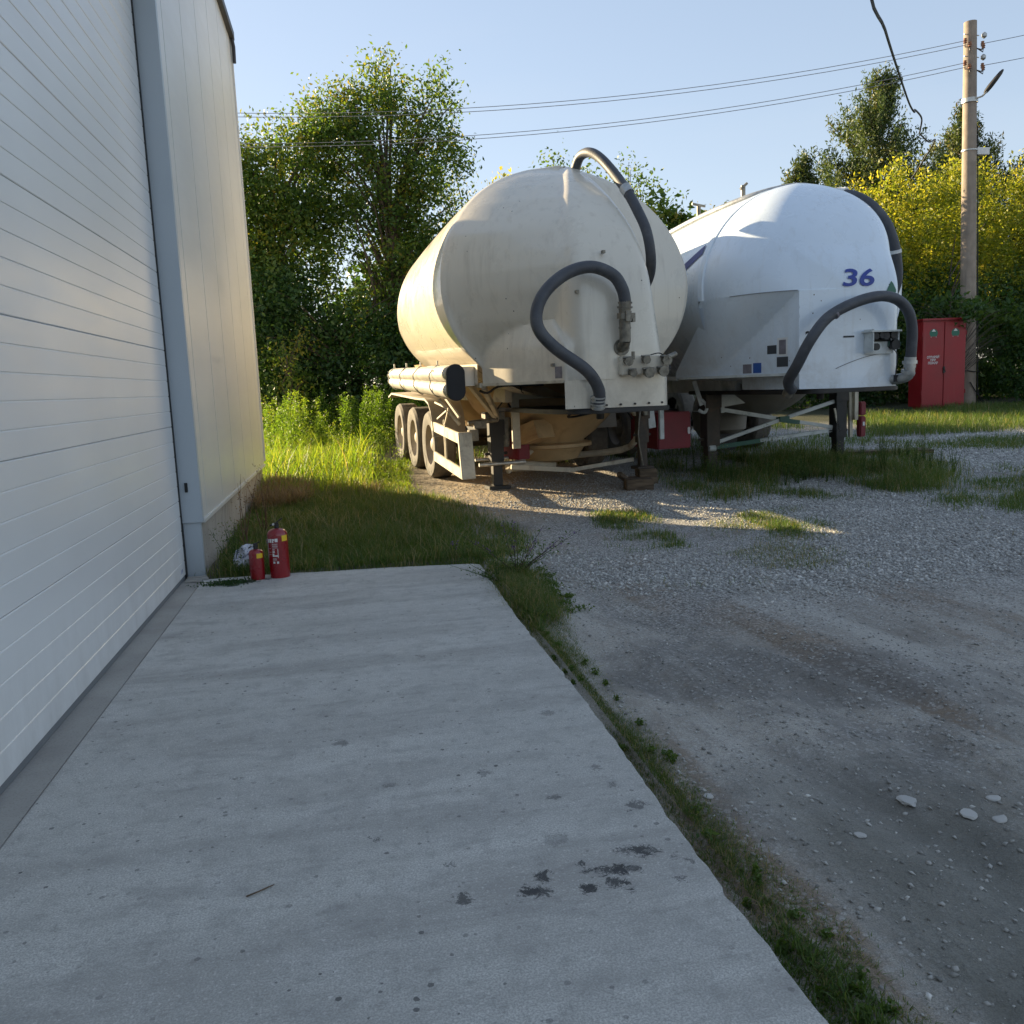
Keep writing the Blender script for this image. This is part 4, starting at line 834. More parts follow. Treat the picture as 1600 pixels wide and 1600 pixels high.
# crumpled white bag behind them
mb=MB(); 
vs=[];N=22
for i in range(N):
    for j in range(N):
        u=i/(N-1)*2-1; v=j/(N-1); x=u*.11; z=.02+v*.21*(1-.35*u*u); y=.05*mnoise.noise(Vector((u*2,v*2,1)))+.02*mnoise.noise(Vector((u*6,v*6,4)))-.04*math.sin(math.pi*v)
        vs.append((x+.02*mnoise.noise(Vector((u*4,v*4,9))),y,z))
vs2=[(x,y+.06*(1-min(1,abs(x)*8)*.8),z) for x,y,z in vs]
f1=[(i*N+j,(i+1)*N+j,(i+1)*N+j+1,i*N+j+1) for i in range(N-1) for j in range(N-1)]
mb.add(vs,f1); mb.add(vs2,f1)
bagm=NT('printed_bag_plastic'); pz=bagm.xyz(bagm.obj)
pn=bagm.noise(bagm.vmul(bagm.obj,(34,1,55)),1.0,2,.6); cc=bagm.mix(bagm.map(pn,.57,.60,0,.8),(.62,.62,.68),(.05,.06,.25)); m_bag2=bagm.out(cc,.35,0,bagm.bump(bagm.noise(bagm.obj,30,3),.4,.01))
o=mb.build('plastic_bag',m_bag2); o.location=(-.88,7.42,-.02); tag(o,'crumpled white plastic bag with dark blue print, in the weeds behind the extinguishers','plastic bag')
# twig on the slab
mb=MB(); mb.tube([(0,0,.004),(.03,.012,.006),(.058,.034,.004),(.075,.042,.005)],[.0025,.0022,.002,.0012],6); o=mb.build('twig',m_wood); o.location=(-.375,2.46,0); tag(o,'thin dark twig lying alone on the concrete slab','twig')
# timber under the right front leg of the cream trailer
def block(x,y,z,d,rz,label,rx=0,ry=0):
    mb=MB(); mb.box((0,0,0),d); o=mb.build('timber_block',m_wood,bevel=.008); o.location=(x,y,z+d[2]/2); o.rotation_euler=(rx,ry,rz); tag(o,label,'timber block','timber blocks under the landing leg'); return o
gb=gh(3.55,10.3)
block(3.52,10.55,gb-.01,(.34,.24,.15),R(-8),'thick dark timber block lying nearest, in front of the cream trailer landing leg')
block(3.70,10.98,gb,(.36,.26,.11),R(10),'timber block standing right under the foot of the cream trailer landing leg')
block(3.42,10.85,gb+.10,(.22,.07,.06),R(35),'small slanted timber offcut leaning left of the landing leg foot',ry=.55)
block(3.78,11.02,gb+.11,(.24,.20,.10),R(0),'upper timber block of the stack under the landing leg')
mb=MB(); mb.box((0,0,.03),(1.5,.22,.055)); mb.box((.15,.28,.025),(1.25,.16,.04),rz=.12); o=mb.build('timber_plank',m_wood,bevel=.004); o.location=(8.0,12.35,gh(8,12.4)); o.rotation_euler=(0,0,-.35); tag(o,'weathered planks lying on the ground by the right leg of the white trailer','plank')
# pale flat stones in the near gravel
stn=[(1.14,2.73,.022,'small rounded pale stone close to the edge grass of the slab'),(1.76,2.53,.034,'broad flat pale stone nearest the middle of the stone group in the dirt'),(2.04,2.47,.026,'pale stone at the right end of the farther row of stones'),(1.87,2.37,.033,'largest pale stone of the right hand stone pair in the dirt'),(1.95,2.33,.025,'pale angular stone just right of the largest one'),(1.49,2.37,.020,'lowest of the cluster of little pale stones left of the big flat ones'),(1.26,1.55,.028,'pale stone at the bottom edge of the photo beside the fresh grass tuft')]
for i,(x,y,r,lab) in enumerate(stn):
    bm=bmesh.new(); bmesh.ops.create_icosphere(bm,subdivisions=2,radius=1)
    for v in bm.verts:
        k=1+.35*mnoise.noise(v.co*1.3+Vector((i*7,0,0)))+.12*mnoise.noise(v.co*4+Vector((0,i*3,0))); v.co*=k
        v.co.z=max(-.3,min(.55,v.co.z))*.7; v.co.x*=1+.5*((i*37)%10)/10
    me=bpy.data.meshes.new('stone'); bm.to_mesh(me); bm.free(); me.materials.append(m_stone)
    for p in me.polygons: p.use_smooth=(i%2==0)
    at=me.attributes.new('tint','FLOAT','POINT'); at.data.foreach_set('value',np.full(len(me.vertices),.52+.03*(i%4),np.float32))
    o=bpy.data.objects.new('stone',me); o.location=(x,y,gh(x,y)+r*.12); o.scale=(r*.85,r*.85,r*.5); o.rotation_euler=(0,0,i*1.7); col.objects.link(o)
    tag(o,lab,'stone','pale flat stones in the dirt')
# ------------------------------------------------------------------ cabinet
cb=empty('fire_cabinet',(14.31,19.55,gh(14.3,19.5)-.02),R(-4)); tag(cb,'tall red double door metal cabinet with two green emblems, beside the utility pole','cabinet')
mb=MB(); mb.box((0,.28,1.13),(1.12,.56,2.06)); mb.box((0,.25,2.18),(1.19,.64,.05),rx=-.02); mb.box((0,.27,.07),(1.0,.4,.10)); mb.build('cabinet_body',m_cab,cb,bevel=.012)
for k,(xc) in enumerate((-.281,.281)):
    mb=MB(); mb.box((xc,-.012,1.13),(.545,.022,1.98)); d=mb.build('cabinet_door',m_cab,cb,bevel=.006)
    mb=MB(); 
    for z in(.45,1.85): mb.cyl((xc+(-.285 if k==0 else .285),-.022,z-.05),(xc+(-.285 if k==0 else .285),-.022,z+.05),.012,seg=8)
    mb.build('hinge',m_cab,d)
    mb=MB(); out=[(xc+.10*math.cos(a)*1.0,-.0245,1.86+.10*math.sin(a)) for a in np.linspace(R(-215)+0,R(35),22)]; out=[(xc+.105*math.cos(a),-.0255,1.86+.10*math.sin(a)) for a in np.linspace(R(-50),R(230),26)]
    mb.add(out,[tuple(range(26))]); em=mb.build('green_emblem',m_green2,d)
    mb=MB(); mb.add([(xc-.055,-.028,1.90),(xc+.055,-.028,1.90),(xc,-.028,1.965)],[(0,1,2)]); mb.add([(xc-.075,-.028,1.765),(xc-.055,-.028,1.765),(xc-.065,-.028,1.785)],[(0,1,2)]); mb.add([(xc+.055,-.028,1.765),(xc+.075,-.028,1.765),(xc+.065,-.028,1.785)],[(0,1,2)]); mb.build('emblem_peak',m_whitest,em)
    if k==0:
        for t,z in(('ОТВАРЯЙ',1.265),('ПРИ',1.195),('ПОЖАР',1.125)):
            text_mesh('door_lettering',t,.078,m_whitest,d,(lambda u,v,z=z:(xc+u,-.0265,z+v)),align='CENTER',offset=.002,sx=.86)
mb=MB(); mb.box((.0,-.03,.98),(.05,.03,.16)); mb.cyl((-.02,-.05,1.02),(.04,-.05,.93),.012,seg=8); mb.build('door_latch',m_black,cb,bevel=.004)
# ------------------------------------------------------------------ utility pole
k_=19.2/18.17
PB=Vector((15.66,20.4,gh(15.6,20.4)-.2)); PT=Vector((15.41,20.4,9.61))
pl=empty('utility_pole',PB); tag(pl,'tall round weathered concrete utility pole carrying insulators, behind the red cabinet corner','utility pole')
pl.matrix_world=Matrix.Translation(PB); bpy.context.view_layer.update()
loc=lambda v:Vector(v)-PB
mb=MB(); mb.tube([loc(PB),loc(PB.lerp(PT,.5)),loc(PT)],[.20,.175,.145],28); mb.build('pole_shaft',m_pole,pl)
ax=(PT-PB).normalized()
def onp(z): return PB+(PT-PB)*((z-PB.z)/(PT.z-PB.z))
INS=[]
mb=MB(); gi=[]
for z in(9.07,8.57):
    for dx,dy,dz in((-.26,-.16,.05),(-.16,-.20,-.04),(.26,-.10,.02),(.22,-.18,-.06)):
        c=onp(z)+Vector((dx,dy,dz)); INS.append(c)
        mb.tube([loc(onp(z)+Vector((dx*.3,dy*.4,-.05))),loc(c+Vector((0,0,-.14))),loc(c+Vector((0,0,-.06)))],.012,6)
mb.build('insulator_hook',m_black,pl)
for c in INS:
    mb=MB(); mb.lathe([(.02,-.06),(.045,-.05),(.03,-.02),(.05,.0),(.03,.02),(.04,.05),(.015,.06)],loc(c),'Z',14); mb.build('insulator',m_insul,pl)
mb=MB(); 
for z,dx in((9.31,.32),(8.81,.30)): 
    c=onp(z); mb.cyl(loc(c+Vector((-.2,-.05,0))),loc(c+Vector((.2,-.05,-.02))),.012,seg=6); mb.lathe([(.02,-.07),(.06,-.03),(.06,.03),(.02,.07)],loc(c+Vector((dx,-.08,-.02))),'Z',12)
mb.build('end_anchor',m_galv,pl)
mb=MB()
for z,h in((7.80,.10),(6.64,.03),(2.0,.03)): c=onp(z); mb.lathe([(.188,-h/2),(.188,h/2)],loc(c),'Z',24)
mb.build('pole_band',m_galv,pl)
c=onp(6.61); mb=MB(); mb.box(loc(c+Vector((.30,-.05,0))),(.34,.16,.17)); mb.build('junction_box',m_whitest,pl,bevel=.01)
mb=MB(); mb.tube([loc(onp(7.2)+Vector((.15,-.1,0))),loc(onp(4.5)+Vector((.17,-.11,0))),loc(onp(1.6)+Vector((.2,-.11,0))),loc(onp(.6)+Vector((.24,-.12,0))),loc(onp(.45)+Vector((.6,-.1,-.05)))],.014,6,smooth_n=5); mb.tube([loc(onp(1.3)+Vector((-.25,-.18,0))),loc(onp(1.25)+Vector((0,-.22,0))),loc(onp(1.25)+Vector((.25,-.15,0)))],.012,6); mb.tube([loc(onp(.9)+Vector((-.1,-.22,.1))),loc(onp(.6)+Vector((.2,-.2,0))),loc(onp(.45)+Vector((.7,0,-.08))),loc(onp(.45)+Vector((1.3,.2,-.08)))],.012,6,smooth_n=3); mb.build('pole_cable',m_cable,pl)
lm=empty('street_lamp',onp(7.80)); tag(lm,'dark oval street lamp head on a short bracket, clamped to the utility pole','street lamp')
mb=MB(); mb.tube([(0,-.12,0),(.10,-.30,.02),(.16,-.40,.10)],.022,8); mb.build('lamp_bracket',m_galv,lm)
mb=MB(); a=Vector((.14,-.34,.08)); b=Vector((.46,-.55,.56)); d=(b-a).normalized()
s1=d.cross(Vector((0,0,1))).normalized(); s2=s1.cross(d)
vs=[];secs=[(0,.04,.03),(.08,.06,.05),(.3,.09,.06),(.6,.115,.055),(.85,.10,.045),(.97,.055,.025),(1,.01,.01)]
for t,wx,hz in secs:
    for k in range(16):
        q=2*math.pi*k/16; vs.append(a.lerp(b,t)+s1*wx*math.cos(q)+s2*hz*math.sin(q))
mb.add(vs,[(i*16+k,i*16+(k+1)%16,(i+1)*16+(k+1)%16,(i+1)*16+k) for i in range(6) for k in range(16)]); mb.build('lamp_head',m_black,lm,ang=60)
# wires
def wire(a,b,sag,r,mat,name,label,group,n=28,cat='power line'):
    a,b=Vector(a),Vector(b); mb=MB(); mb.tube([a.lerp(b,i/n)-Vector((0,0,sag*4*(i/n)*(1-i/n))) for i in range(n+1)],r,5); o=mb.build(name,mat); tag(o,label,cat,group); return o
for i,(c,e,l) in enumerate(((INS[0],(-9.5,22.6,8.30),'topmost grey wire running left from the pole'),(INS[1],(-9.5,22.3,8.13),'second grey wire running left from the pole, just under the topmost'),(INS[4],(-9.5,22.9,7.65),'upper wire of the lower pair running left from the pole'),(INS[5],(-9.5,22.6,7.50),'lowest wire running left from the pole'))):
    wire(c,e,.95,.0075,m_wire,'power_line',l,'power lines along the yard')
for i,(c,e,l) in enumerate(((INS[2],(27,13.0,11.5),'upper bright wire leaving the pole to the right edge of the photo'),(INS[6],(27,13.0,10.9),'lower bright wire leaving the pole to the right edge of the photo'))):
    wire(c,e,.5,.0075,m_wire,'power_line',l,'power lines right of the pole')
mb=MB(); cp=[(3.35,5.0,5.0),(4.37,7.0,4.55),(5.8,9.0,4.93),(7.25,11,5.3),(9.48,14,5.76),(10.2,14.9,5.88),(10.35,15.1,5.98),(11.11,16,6.1),(11.5,16.6,6.05),(12.2,17.6,6.25),(12.9,18.3,6.28),(13.53,19,6.47),(14.0,20.5,6.0)]
mb.tube(cp,.016,6,smooth_n=5); o=mb.build('overhead_cable',m_cable); tag(o,'thick black cable hanging steeply from above and kinked near the conifer','cable')

# ================================================================== VEGETATION
def rot_frames(n,up=.5):
    d=rng.normal(size=(n,3)); d/=np.linalg.norm(d,axis=1,keepdims=True)
    e=rng.normal(size=(n,3)); e-=d*np.sum(e*d,1,keepdims=True); e/=np.linalg.norm(e,axis=1,keepdims=True)
    return d,e
def leaves(name,C,size,tint,mat,parent,asp=.5,droop=0):
    n=len(C); d,e=rot_frames(n)
    if droop: d[:,2]-=droop; d/=np.linalg.norm(d,axis=1,keepdims=True); e-=d*np.sum(e*d,1,keepdims=True); e/=np.linalg.norm(e,axis=1,keepdims=True)
    s=size*rng.uniform(.6,1.3,(n,1)); nrm=np.cross(d,e)
    p0=C-d*s*.5; p2=C+d*s*.5; p1=C+e*s*asp*.5+nrm*s*.10; p3=C-e*s*asp*.5+nrm*s*.10
    V=np.stack([p0,p1,p2,p3],1).reshape(-1,3); Fq=np.arange(4*n).reshape(-1,4)
    return npmesh(name,V,Fq,mat,np.repeat(tint,4),parent)
def ell_clusters(blobs,per_m3,sig,lpc,bias=.55,top=0.0,gseed=0):
    """leaf clusters through ellipsoid volumes -> leaf centres, cluster centres, tint"""
    L=[];T=[];CC=[]
    for (x,y,z,rx,ry,rz) in blobs:
        k=max(6,int(per_m3*rx*ry*rz*4.19))
        u=rng.normal(size=(k,3)); u/=np.linalg.norm(u,axis=1,keepdims=True)
        rad=rng.uniform(bias**3,1,(k,1))**(1/3)*rng.uniform(.82,1.12,(k,1)); c=np.array([x,y,z])+u*rad*np.array([rx,ry,rz]); CC.append(c)
        base=rng.normal(.0,.16,k)
        m=rng.integers(int(lpc*.5),int(lpc*1.5),k)
        cc=np.repeat(c,m,0); ax=np.repeat(u,m,0)*rng.uniform(-1,1,(m.sum(),1))*sig*1.3
        L.append(cc+ax+rng.normal(size=cc.shape)*sig*.75); T.append(np.repeat(base,m)+rng.normal(0,.12,m.sum())+np.clip((cc[:,2]-z)/rz,-1,1)*top)  # top: sunlit tone put into the tint of each blob's upper leaves
    return np.concatenate(L),np.concatenate(CC),np.concatenate(T)
def tree(name,label,cat,base,h,blobs,mat,lsize=.12,per=9,sig=.22,lpc=34,tint0=.4,trunk_r=.14,group=None,asp=.5,droop=0,branches=14,top=.1,zclip=None,extra_trunks=()):
    e=empty(name,base); tag(e,label,cat,group); b=Vector(base)
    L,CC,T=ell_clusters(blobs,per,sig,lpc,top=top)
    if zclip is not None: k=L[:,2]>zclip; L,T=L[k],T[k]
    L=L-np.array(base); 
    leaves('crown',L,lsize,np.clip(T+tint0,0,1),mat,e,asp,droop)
    mb=MB()
    for (dx,dy,hh,r) in ((0,0,h,trunk_r),)+tuple(extra_trunks):
        pts=[(dx*(.3+.7*i/6)+.10*math.sin(i*1.7+dx+b.x),dy+.10*math.cos(i*2.1+b.x),hh*.8*i/6-.15) for i in range(7)]
        mb.tube(pts,[r*(1-.8*i/6) for i in range(7)],9)
    sel=CC[rng.choice(len(CC),min(branches*3,len(CC)),replace=False)]
    for c in sel:
        c=Vector(c)-b; z0=max(.2,min(c.z*.65,h*.72)); st=Vector((.1*math.sin(z0*1.7),.1*math.cos(z0*2.),z0)); mid=st.lerp(c,.5)+Vector((0,0,.12*(c-st).length))
        r=trunk_r*.28; mb.tube([st,mid,c],[r,r*.6,r*.22],5,smooth_n=3)
    mb.build('trunk',m_bark,e)
    return e
# left group behind the grass
tree('tree','broad green tree with sunlit yellow painted into its top, nearest the warehouse corner','tree',(-1.6,23.5,.5),7.5,
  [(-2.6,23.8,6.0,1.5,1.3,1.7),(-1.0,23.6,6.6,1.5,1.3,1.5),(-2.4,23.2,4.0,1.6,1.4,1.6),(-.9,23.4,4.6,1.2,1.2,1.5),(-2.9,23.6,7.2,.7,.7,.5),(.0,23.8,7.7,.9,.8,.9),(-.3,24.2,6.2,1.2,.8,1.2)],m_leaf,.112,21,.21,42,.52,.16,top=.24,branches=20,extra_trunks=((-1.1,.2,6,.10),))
tree('tree','tallest green tree with a ragged double peak, left of the cream trailer','tree',(1.3,22.8,.5),9.0,
  [(1.3,22.8,7.7,1.2,1.1,1.2),(1.35,22.8,8.8,.5,.6,.55),(2.55,22.7,8.3,.6,.7,.85),(2.4,22.7,6.9,.95,.9,.9),(.2,22.9,7.9,.9,.9,.8),(1.2,22.9,6.0,1.2,1.1,.9),(2.2,22.6,5.6,1.0,.8,.9),(2.1,22.6,4.2,1.2,1.0,1.3),(1.3,23.2,4.7,.9,.7,.9),(.7,22.9,3.2,.8,.9,1.0)],m_leaf,.110,21,.20,42,.50,.15,top=.22,branches=24,extra_trunks=((.7,.2,7.5,.09),(-.7,-.2,6.5,.09)))
tree('shrub_thicket','dark leafy thicket below the left trees, filling the space down to the weeds','shrub',(-.2,21.9,.45),3.2,
  [(-2.0,22.0,2.2,1.1,.9,1.7),(-.6,21.9,1.9,1.0,.9,1.5),(.7,21.9,1.9,1.0,.9,1.5),(1.9,21.9,1.9,1.0,.9,1.7),(-1.6,21.8,3.6,.7,.6,.7),(2.6,22.3,3.6,.8,.8,1.4),(3.3,22.6,2.4,1.0,.9,2.0),(-.2,22.6,1.2,2.6,.5,1.3),(-1.2,22.6,3.2,1.4,.5,1.2)],m_leafd,.13,26,.22,34,.40,.05,branches=26)
tree('shrub','lighter green bush with small leaves growing against the thicket near the warehouse corner','shrub',(-1.3,20.6,.4),2.6,
  [(-1.15,20.5,2.1,.50,.5,.8),(-1.4,20.6,1.2,.45,.45,.6)],m_leaf,.09,34,.16,30,.62,.04,branches=10)
tree('willow_tree','thin pale willow with hanging twigs behind the cream trailer, right of the tall tree','tree',(4.1,29,.7),8,
  [(3.9,29,7.0,.9,.8,1.2),(4.7,29,6.1,.8,.8,1.1),(3.4,29,5.6,.6,.6,1.2)],m_leafw,.13,5.5,.28,26,.5,.10,asp=.25,droop=1.3,branches=22)
for (x,y,h,t,lab,mt,rx) in ((5.4,28,7.9,.5,'low pinkish green treetop just above the upper left edge of the cream tank',m_leafy,.9),(6.9,27.5,8.3,.4,'sparse treetop sprigs behind the crown of the cream tank',m_leaf,1.2),(8.9,27.5,8.2,.35,'sparse treetop behind the right shoulder of the cream tank',m_leaf,1.2),(11.3,26.5,6.6,.35,'feathery tree behind the roof of the white trailer',m_leafw,1.5),(13.6,26.5,6.0,.3,'low tree hidden behind the white trailer front',m_leafd,1.5)):
    tree('tree',lab,'tree',(x,y,.6),h,[(x,y,h-1.2,rx,1.0,1.25),(x+.6,y,h-2.6,rx*1.2,1.1,1.5),(x-.6,y,h-3.8,rx*1.2,1.1,1.5)],mt,.13,8,.22,26,t,.09,branches=14,top=.25)
tree('sapling','young bright green sapling with two upright leafy shoots between the two tanks','tree',(6.75,17.6,.35),4.9,
  [(6.45,17.6,4.55,.14,.14,.80),(6.80,17.6,4.45,.16,.15,.70),(7.25,17.7,4.0,.42,.4,.60),(6.8,17.6,3.6,.5,.4,.6)],m_leaf,.16,110,.12,30,.62,.045,branches=8,top=.3)
# hedge and conifers on the right
def conifer(base,h,rad,label,seedoff,lean=0,levels=26):
    e=empty('conifer_tree',base); tag(e,label,'tree'); L=[];T=[]; mb=MB(); mb.tube([(0,0,-.1),(lean*.4,0,h*.5),(lean,0,h)],[.22,.14,.02],8)
    r_=np.random.default_rng(seedoff)
    for i in range(levels):
        t=(i+.5)/levels; z=h*(.12+.88*t)
        for k in range(int(7+9*(1-t))):
            a=r_.uniform(0,2*np.pi); ln=rad*(1-t)**.85*r_.uniform(.45,1.15)+.15; up=r_.uniform(.15,.75)
            P0=np.array([lean*t,0,z]); D=np.array([math.cos(a),math.sin(a),up]); m=int(34*ln+14); s=r_.uniform(.15,1,m)**.7
            pts=P0+D*ln*s[:,None]; pts[:,2]+=.25*ln*s**2; pts+=r_.normal(size=(m,3))*np.array([.12,.12,.16])*(.5+.6*ln/rad)
            # tufts that point up
            L.append(np.repeat(pts,3,0)+r_.normal(size=(3*m,3))*np.array([.05,.05,.13])); T.append(np.full(3*m,r_.normal(.45,.18))+r_.normal(0,.1,3*m))
            if k%3==0: mb.tube([P0,P0+D*ln*.5,P0+D*ln*.95+np.array([0,0,.25*ln])],[.03,.02,.006],4)
    L=np.concatenate(L);T=np.concatenate(T); leaves('crown',L,.15,np.clip(T,0,1),m_conif,e,.32,-.8); mb.build('trunk',m_bark,e); return e
conifer((17.5,28,.7),10.2,3.9,'large dark green conifer with an open ragged outline behind the white tank',11,.5)
conifer((15.6,28.6,.7),7.7,2.2,'shorter conifer half merged with the left side of the large one',12,-.1,22)
conifer((22.6,30,.7),9.8,3.2,'conifer with upright branch tips right behind the utility pole',13,.0)
conifer((25.4,29.5,.7),8.4,2.8,'dark conifer at the right edge behind the yellow hedge',14,.2,22)
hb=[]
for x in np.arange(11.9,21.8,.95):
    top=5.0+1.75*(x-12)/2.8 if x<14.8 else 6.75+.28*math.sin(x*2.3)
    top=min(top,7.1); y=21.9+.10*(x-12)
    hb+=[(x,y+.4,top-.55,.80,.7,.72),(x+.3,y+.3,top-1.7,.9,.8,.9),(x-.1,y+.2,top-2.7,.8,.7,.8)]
tree('yellow_hedge','long tall hedge behind the pole, its sunlit yellow put into the leaf colour','hedge',(16,21.5,.5),4.5,hb,m_leafy,.115,19,.19,32,.40,.07,top=.12,branches=1)  # yellow of sunlight is painted into these leaves by material and tint
hd=[]
for x in np.arange(9.6,21.8,1.0):
    y=21.9+.10*(x-12); hd+=[(x,y,3.0,.9,.7,1.1),(x+.4,y-.1,1.55,.9,.8,1.25),(x+.1,y+.3,.85,.7,.5,.6)]
tree('dark_hedge','dark green undergrowth under the yellow hedge, behind the red cabinet and the pole','hedge',(15,21.2,.5),3.2,hd,m_leafd,.13,19,.2,32,.50,.05,branches=1,top=.15)
tree('leafy_vine','leafy vine hanging over the top of the red cabinet and around the pole','shrub',(14.9,19.75,.4),2.9,
  [(13.7,20.3,2.75,.6,.28,.40),(14.7,20.05,2.82,.35,.2,.22),(15.4,20.0,2.85,.35,.12,.14),(14.9,19.35,2.68,.18,.10,.10),(16.6,20.3,2.3,.6,.45,.9)],m_leafd,.15,40,.15,26,.72,.03,branches=10)
tree('shrub','dark bush right of the pole at the photo edge','shrub',(17.2,19.6,.4),2.4,[(17.0,19.8,1.5,.9,.7,1.2),(18.2,19.6,1.3,1.0,.7,1.1),(18.6,20.0,2.5,.8,.7,.8)],m_leafd,.13,20,.2,28,.45,.04,branches=16)
# trees far left, behind the warehouse, and more wood behind to close the horizon
for i,(x,y,h) in enumerate(((30,27,8),(34,30,9))):
    tree('tree',['bushy tree beyond the right photo edge, nearer one','bushy tree beyond the right photo edge, farther one'][i],'tree',(x,y,.8),h,[(x,y,h-2,2,2,2),(x+1,y,h-4,2.2,2,2.2)],m_leafd,.2,3,.3,24,.4,.15,group='trees beyond the photo edge',branches=8)
mb=MB()
fw_c=[];ft=[]
n=26000; fx=rng.uniform(-9,60,n); fy=rng.uniform(33,37,n); fz=rng.uniform(.6,1,n)**.6*(4.6+1.2*np.sin(fx*.5)+.6*np.sin(fx*1.7)+.4*rng.normal(size=n))*rng.uniform(.1,1,n)**.5+.6
o=leaves('distant_wood',np.stack([fx,fy,fz],1),.42,np.clip(rng.normal(.4,.2,n),0,1),m_leafd,None,.6); tag(o,'far low belt of trees closing the horizon behind the yard','wood',kind='stuff')

# ---- grass
def inside(px,py,poly):
    r=np.zeros(len(px),bool); n=len(poly); j=n-1
    for i in range(n):
        xi,yi=poly[i]; xj,yj=poly[j]
        c=((yi>py)!=(yj>py))&(px<(xj-xi)*(py-yi)/(yj-yi+1e-12)+xi); r^=c; j=i
    return r
def scatter_poly(poly,n,clump=.0,cs=1.2,seed=1,thr=-9,soft=0):
    P=np.array(poly); lo,hi=P.min(0)-soft,P.max(0)+soft; out=[];tot=0
    while tot<n:
        m=n*3; x=rng.uniform(lo[0],hi[0],m); y=rng.uniform(lo[1],hi[1],m)
        xj,yj=x+soft*rng.normal(size=m)*.5,y+soft*rng.normal(size=m)*.5
        k=inside(xj,yj,poly)&(fbm(x,y,cs,seed,3)+rng.normal(0,.22,m)>thr); out.append(np.stack([x[k],y[k]],1)); tot+=k.sum()
        if k.sum()<10: break
    o=np.concatenate(out)[:n]; return o
def blades(name,XY,h,wd,tint,mat,bend=.5,parent=None,hj=.4,z=None):
    n=len(XY); a=rng.uniform(0,2*np.pi,n); H=np.asarray(h)*rng.uniform(1-hj,1+hj,n); b=rng.uniform(.15,1,n)*bend
    dx,dy=np.cos(a),np.sin(a); sx,sy=-dy,dx; w=np.asarray(wd)*rng.uniform(.6,1.3,n)
    Z=ground_h(XY[:,0],XY[:,1])-.01 if z is None else z
    V=[]
    for t,ww in((0,1),(.45,.85),(.8,.5)):
        r=H*b*t**1.8; zz=Z+H*(t-.35*b*t*t); 
        for s in(-1,1): V.append(np.stack([XY[:,0]+dx*r+s*sx*w*ww*.5,XY[:,1]+dy*r+s*sy*w*ww*.5,zz],1))
    r=H*b; V.append(np.stack([XY[:,0]+dx*r,XY[:,1]+dy*r,Z+H*(1-.35*b)],1)); V.append(V[-1]+np.array([0,0,.0005]))
    V=np.stack(V,1).reshape(-1,3); base=np.arange(n)[:,None]*8
    q=np.concatenate([base+np.array([0,1,3,2]),base+np.array([2,3,5,4]),base+np.array([4,5,7,6])],0)
    return npmesh(name,V,q,mat,np.repeat(np.clip(tint,0,1),8),parent)
def grass(name,label,poly,n,h,wd,tint,mat,thr=-9,cs=1.3,seed=1,bend=.6,soft=.05,hvar=0,dry=0):
    XY=scatter_poly(poly,n,cs=cs,seed=seed,thr=thr,soft=soft); f=fbm(XY[:,0],XY[:,1],2.2,seed+5,3)
    T=rng.normal(tint,.16,len(XY))+.12*f; 
    if dry: k=rng.random(len(XY))<dry; T[k]=rng.uniform(.85,1,k.sum())
    o=blades(name,XY,h*(1+hvar*np.clip(f,-.8,.8)),wd,T,mat,bend); tag(o,label,'grass',kind='stuff'); return o
grass('lawn_stalks','loose taller grass stalks sticking out of the lawn',[(-1.0,7.1),(.9,7.1),(1.0,9),(.6,11.3),(-1.1,11.3)],2600,.22,.005,.6,m_grassd,bend=1.1,thr=-.2,cs=3,seed=77,hvar=.5,dry=.35)
grass('lawn','low dense green grass between the slab end and the cream trailer',[(-1.1,7.24),(-.5,7.24),(.93,7.06),(1.15,7.2),(1.12,7.9),(.98,9.0),(.9,9.8),(.72,11.4),(-1.16,11.6)],52000,.11,.0060,.45,m_grassd,bend=.9,soft=.14,hvar=.6,dry=.08)
grass('lawn_fringe','thin grass fading into the gravel right of the lawn',[(.9,7.0),(1.5,7.3),(1.6,8.6),(1.3,10.0),(1.0,11),(.7,11)],7000,.08,.005,.5,m_grassd,thr=.0,cs=2.5,seed=8,bend=.9,soft=.12,dry=.2)
grass('meadow_grass','sunlit green grass behind the warehouse corner',[(-1.15,11.3),(.2,11.4),(.3,13),(.45,15.0),(.8,19),(2.2,22),(-5,22),(-5,13),(-1.2,13)],40000,.22,.010,.55,m_grass,bend=.9,soft=.12,hvar=.4,dry=.05)
grass('meadow_fringe','short sunlit grass along the bare earth beside the cream trailer',[(.15,11.3),(.75,11.3),(.8,13),(.95,15),(.5,15)],5000,.075,.007,.6,m_grass,bend=1,soft=.12)
grass('tall_grass','tall arching grass catching the sun beside the warehouse corner',[(-1.1,12.3),(.1,12.6),(.4,15.5),(-1.3,15.8)],300,.60,.014,.6,m_grass,bend=1.15,thr=-.1,cs=2.0,seed=4)
grass('dead_grass','brown dead grass heap at the foot of the warehouse corner',[(-1.13,10.6),(-.55,11.0),(-.45,12.0),(-1.1,12.9)],5000,.22,.007,.5,m_drygr,bend=1.2)
grass('dead_grass','brown dead grass tuft at the lawn edge near the meadow',[(-.3,11.5),(.35,11.4),(.3,12.0),(-.3,12.1)],1400,.16,.006,.6,m_drygr,bend=1.2)
grass('edge_grass','strip of low grass growing along the right side of the slab',[(.99,1.45),(1.16,1.45),(1.19,1.8),(1.13,2.3),(1.10,2.9),(1.13,3.6),(1.15,4.5),(1.25,5.2),(1.33,5.7),(.97,5.9),(.985,4.5),(.985,3)],34000,.024,.0026,.40,m_grassd,thr=-.75,cs=7,seed=21,bend=1.3,soft=.06,hvar=.9,dry=.25)
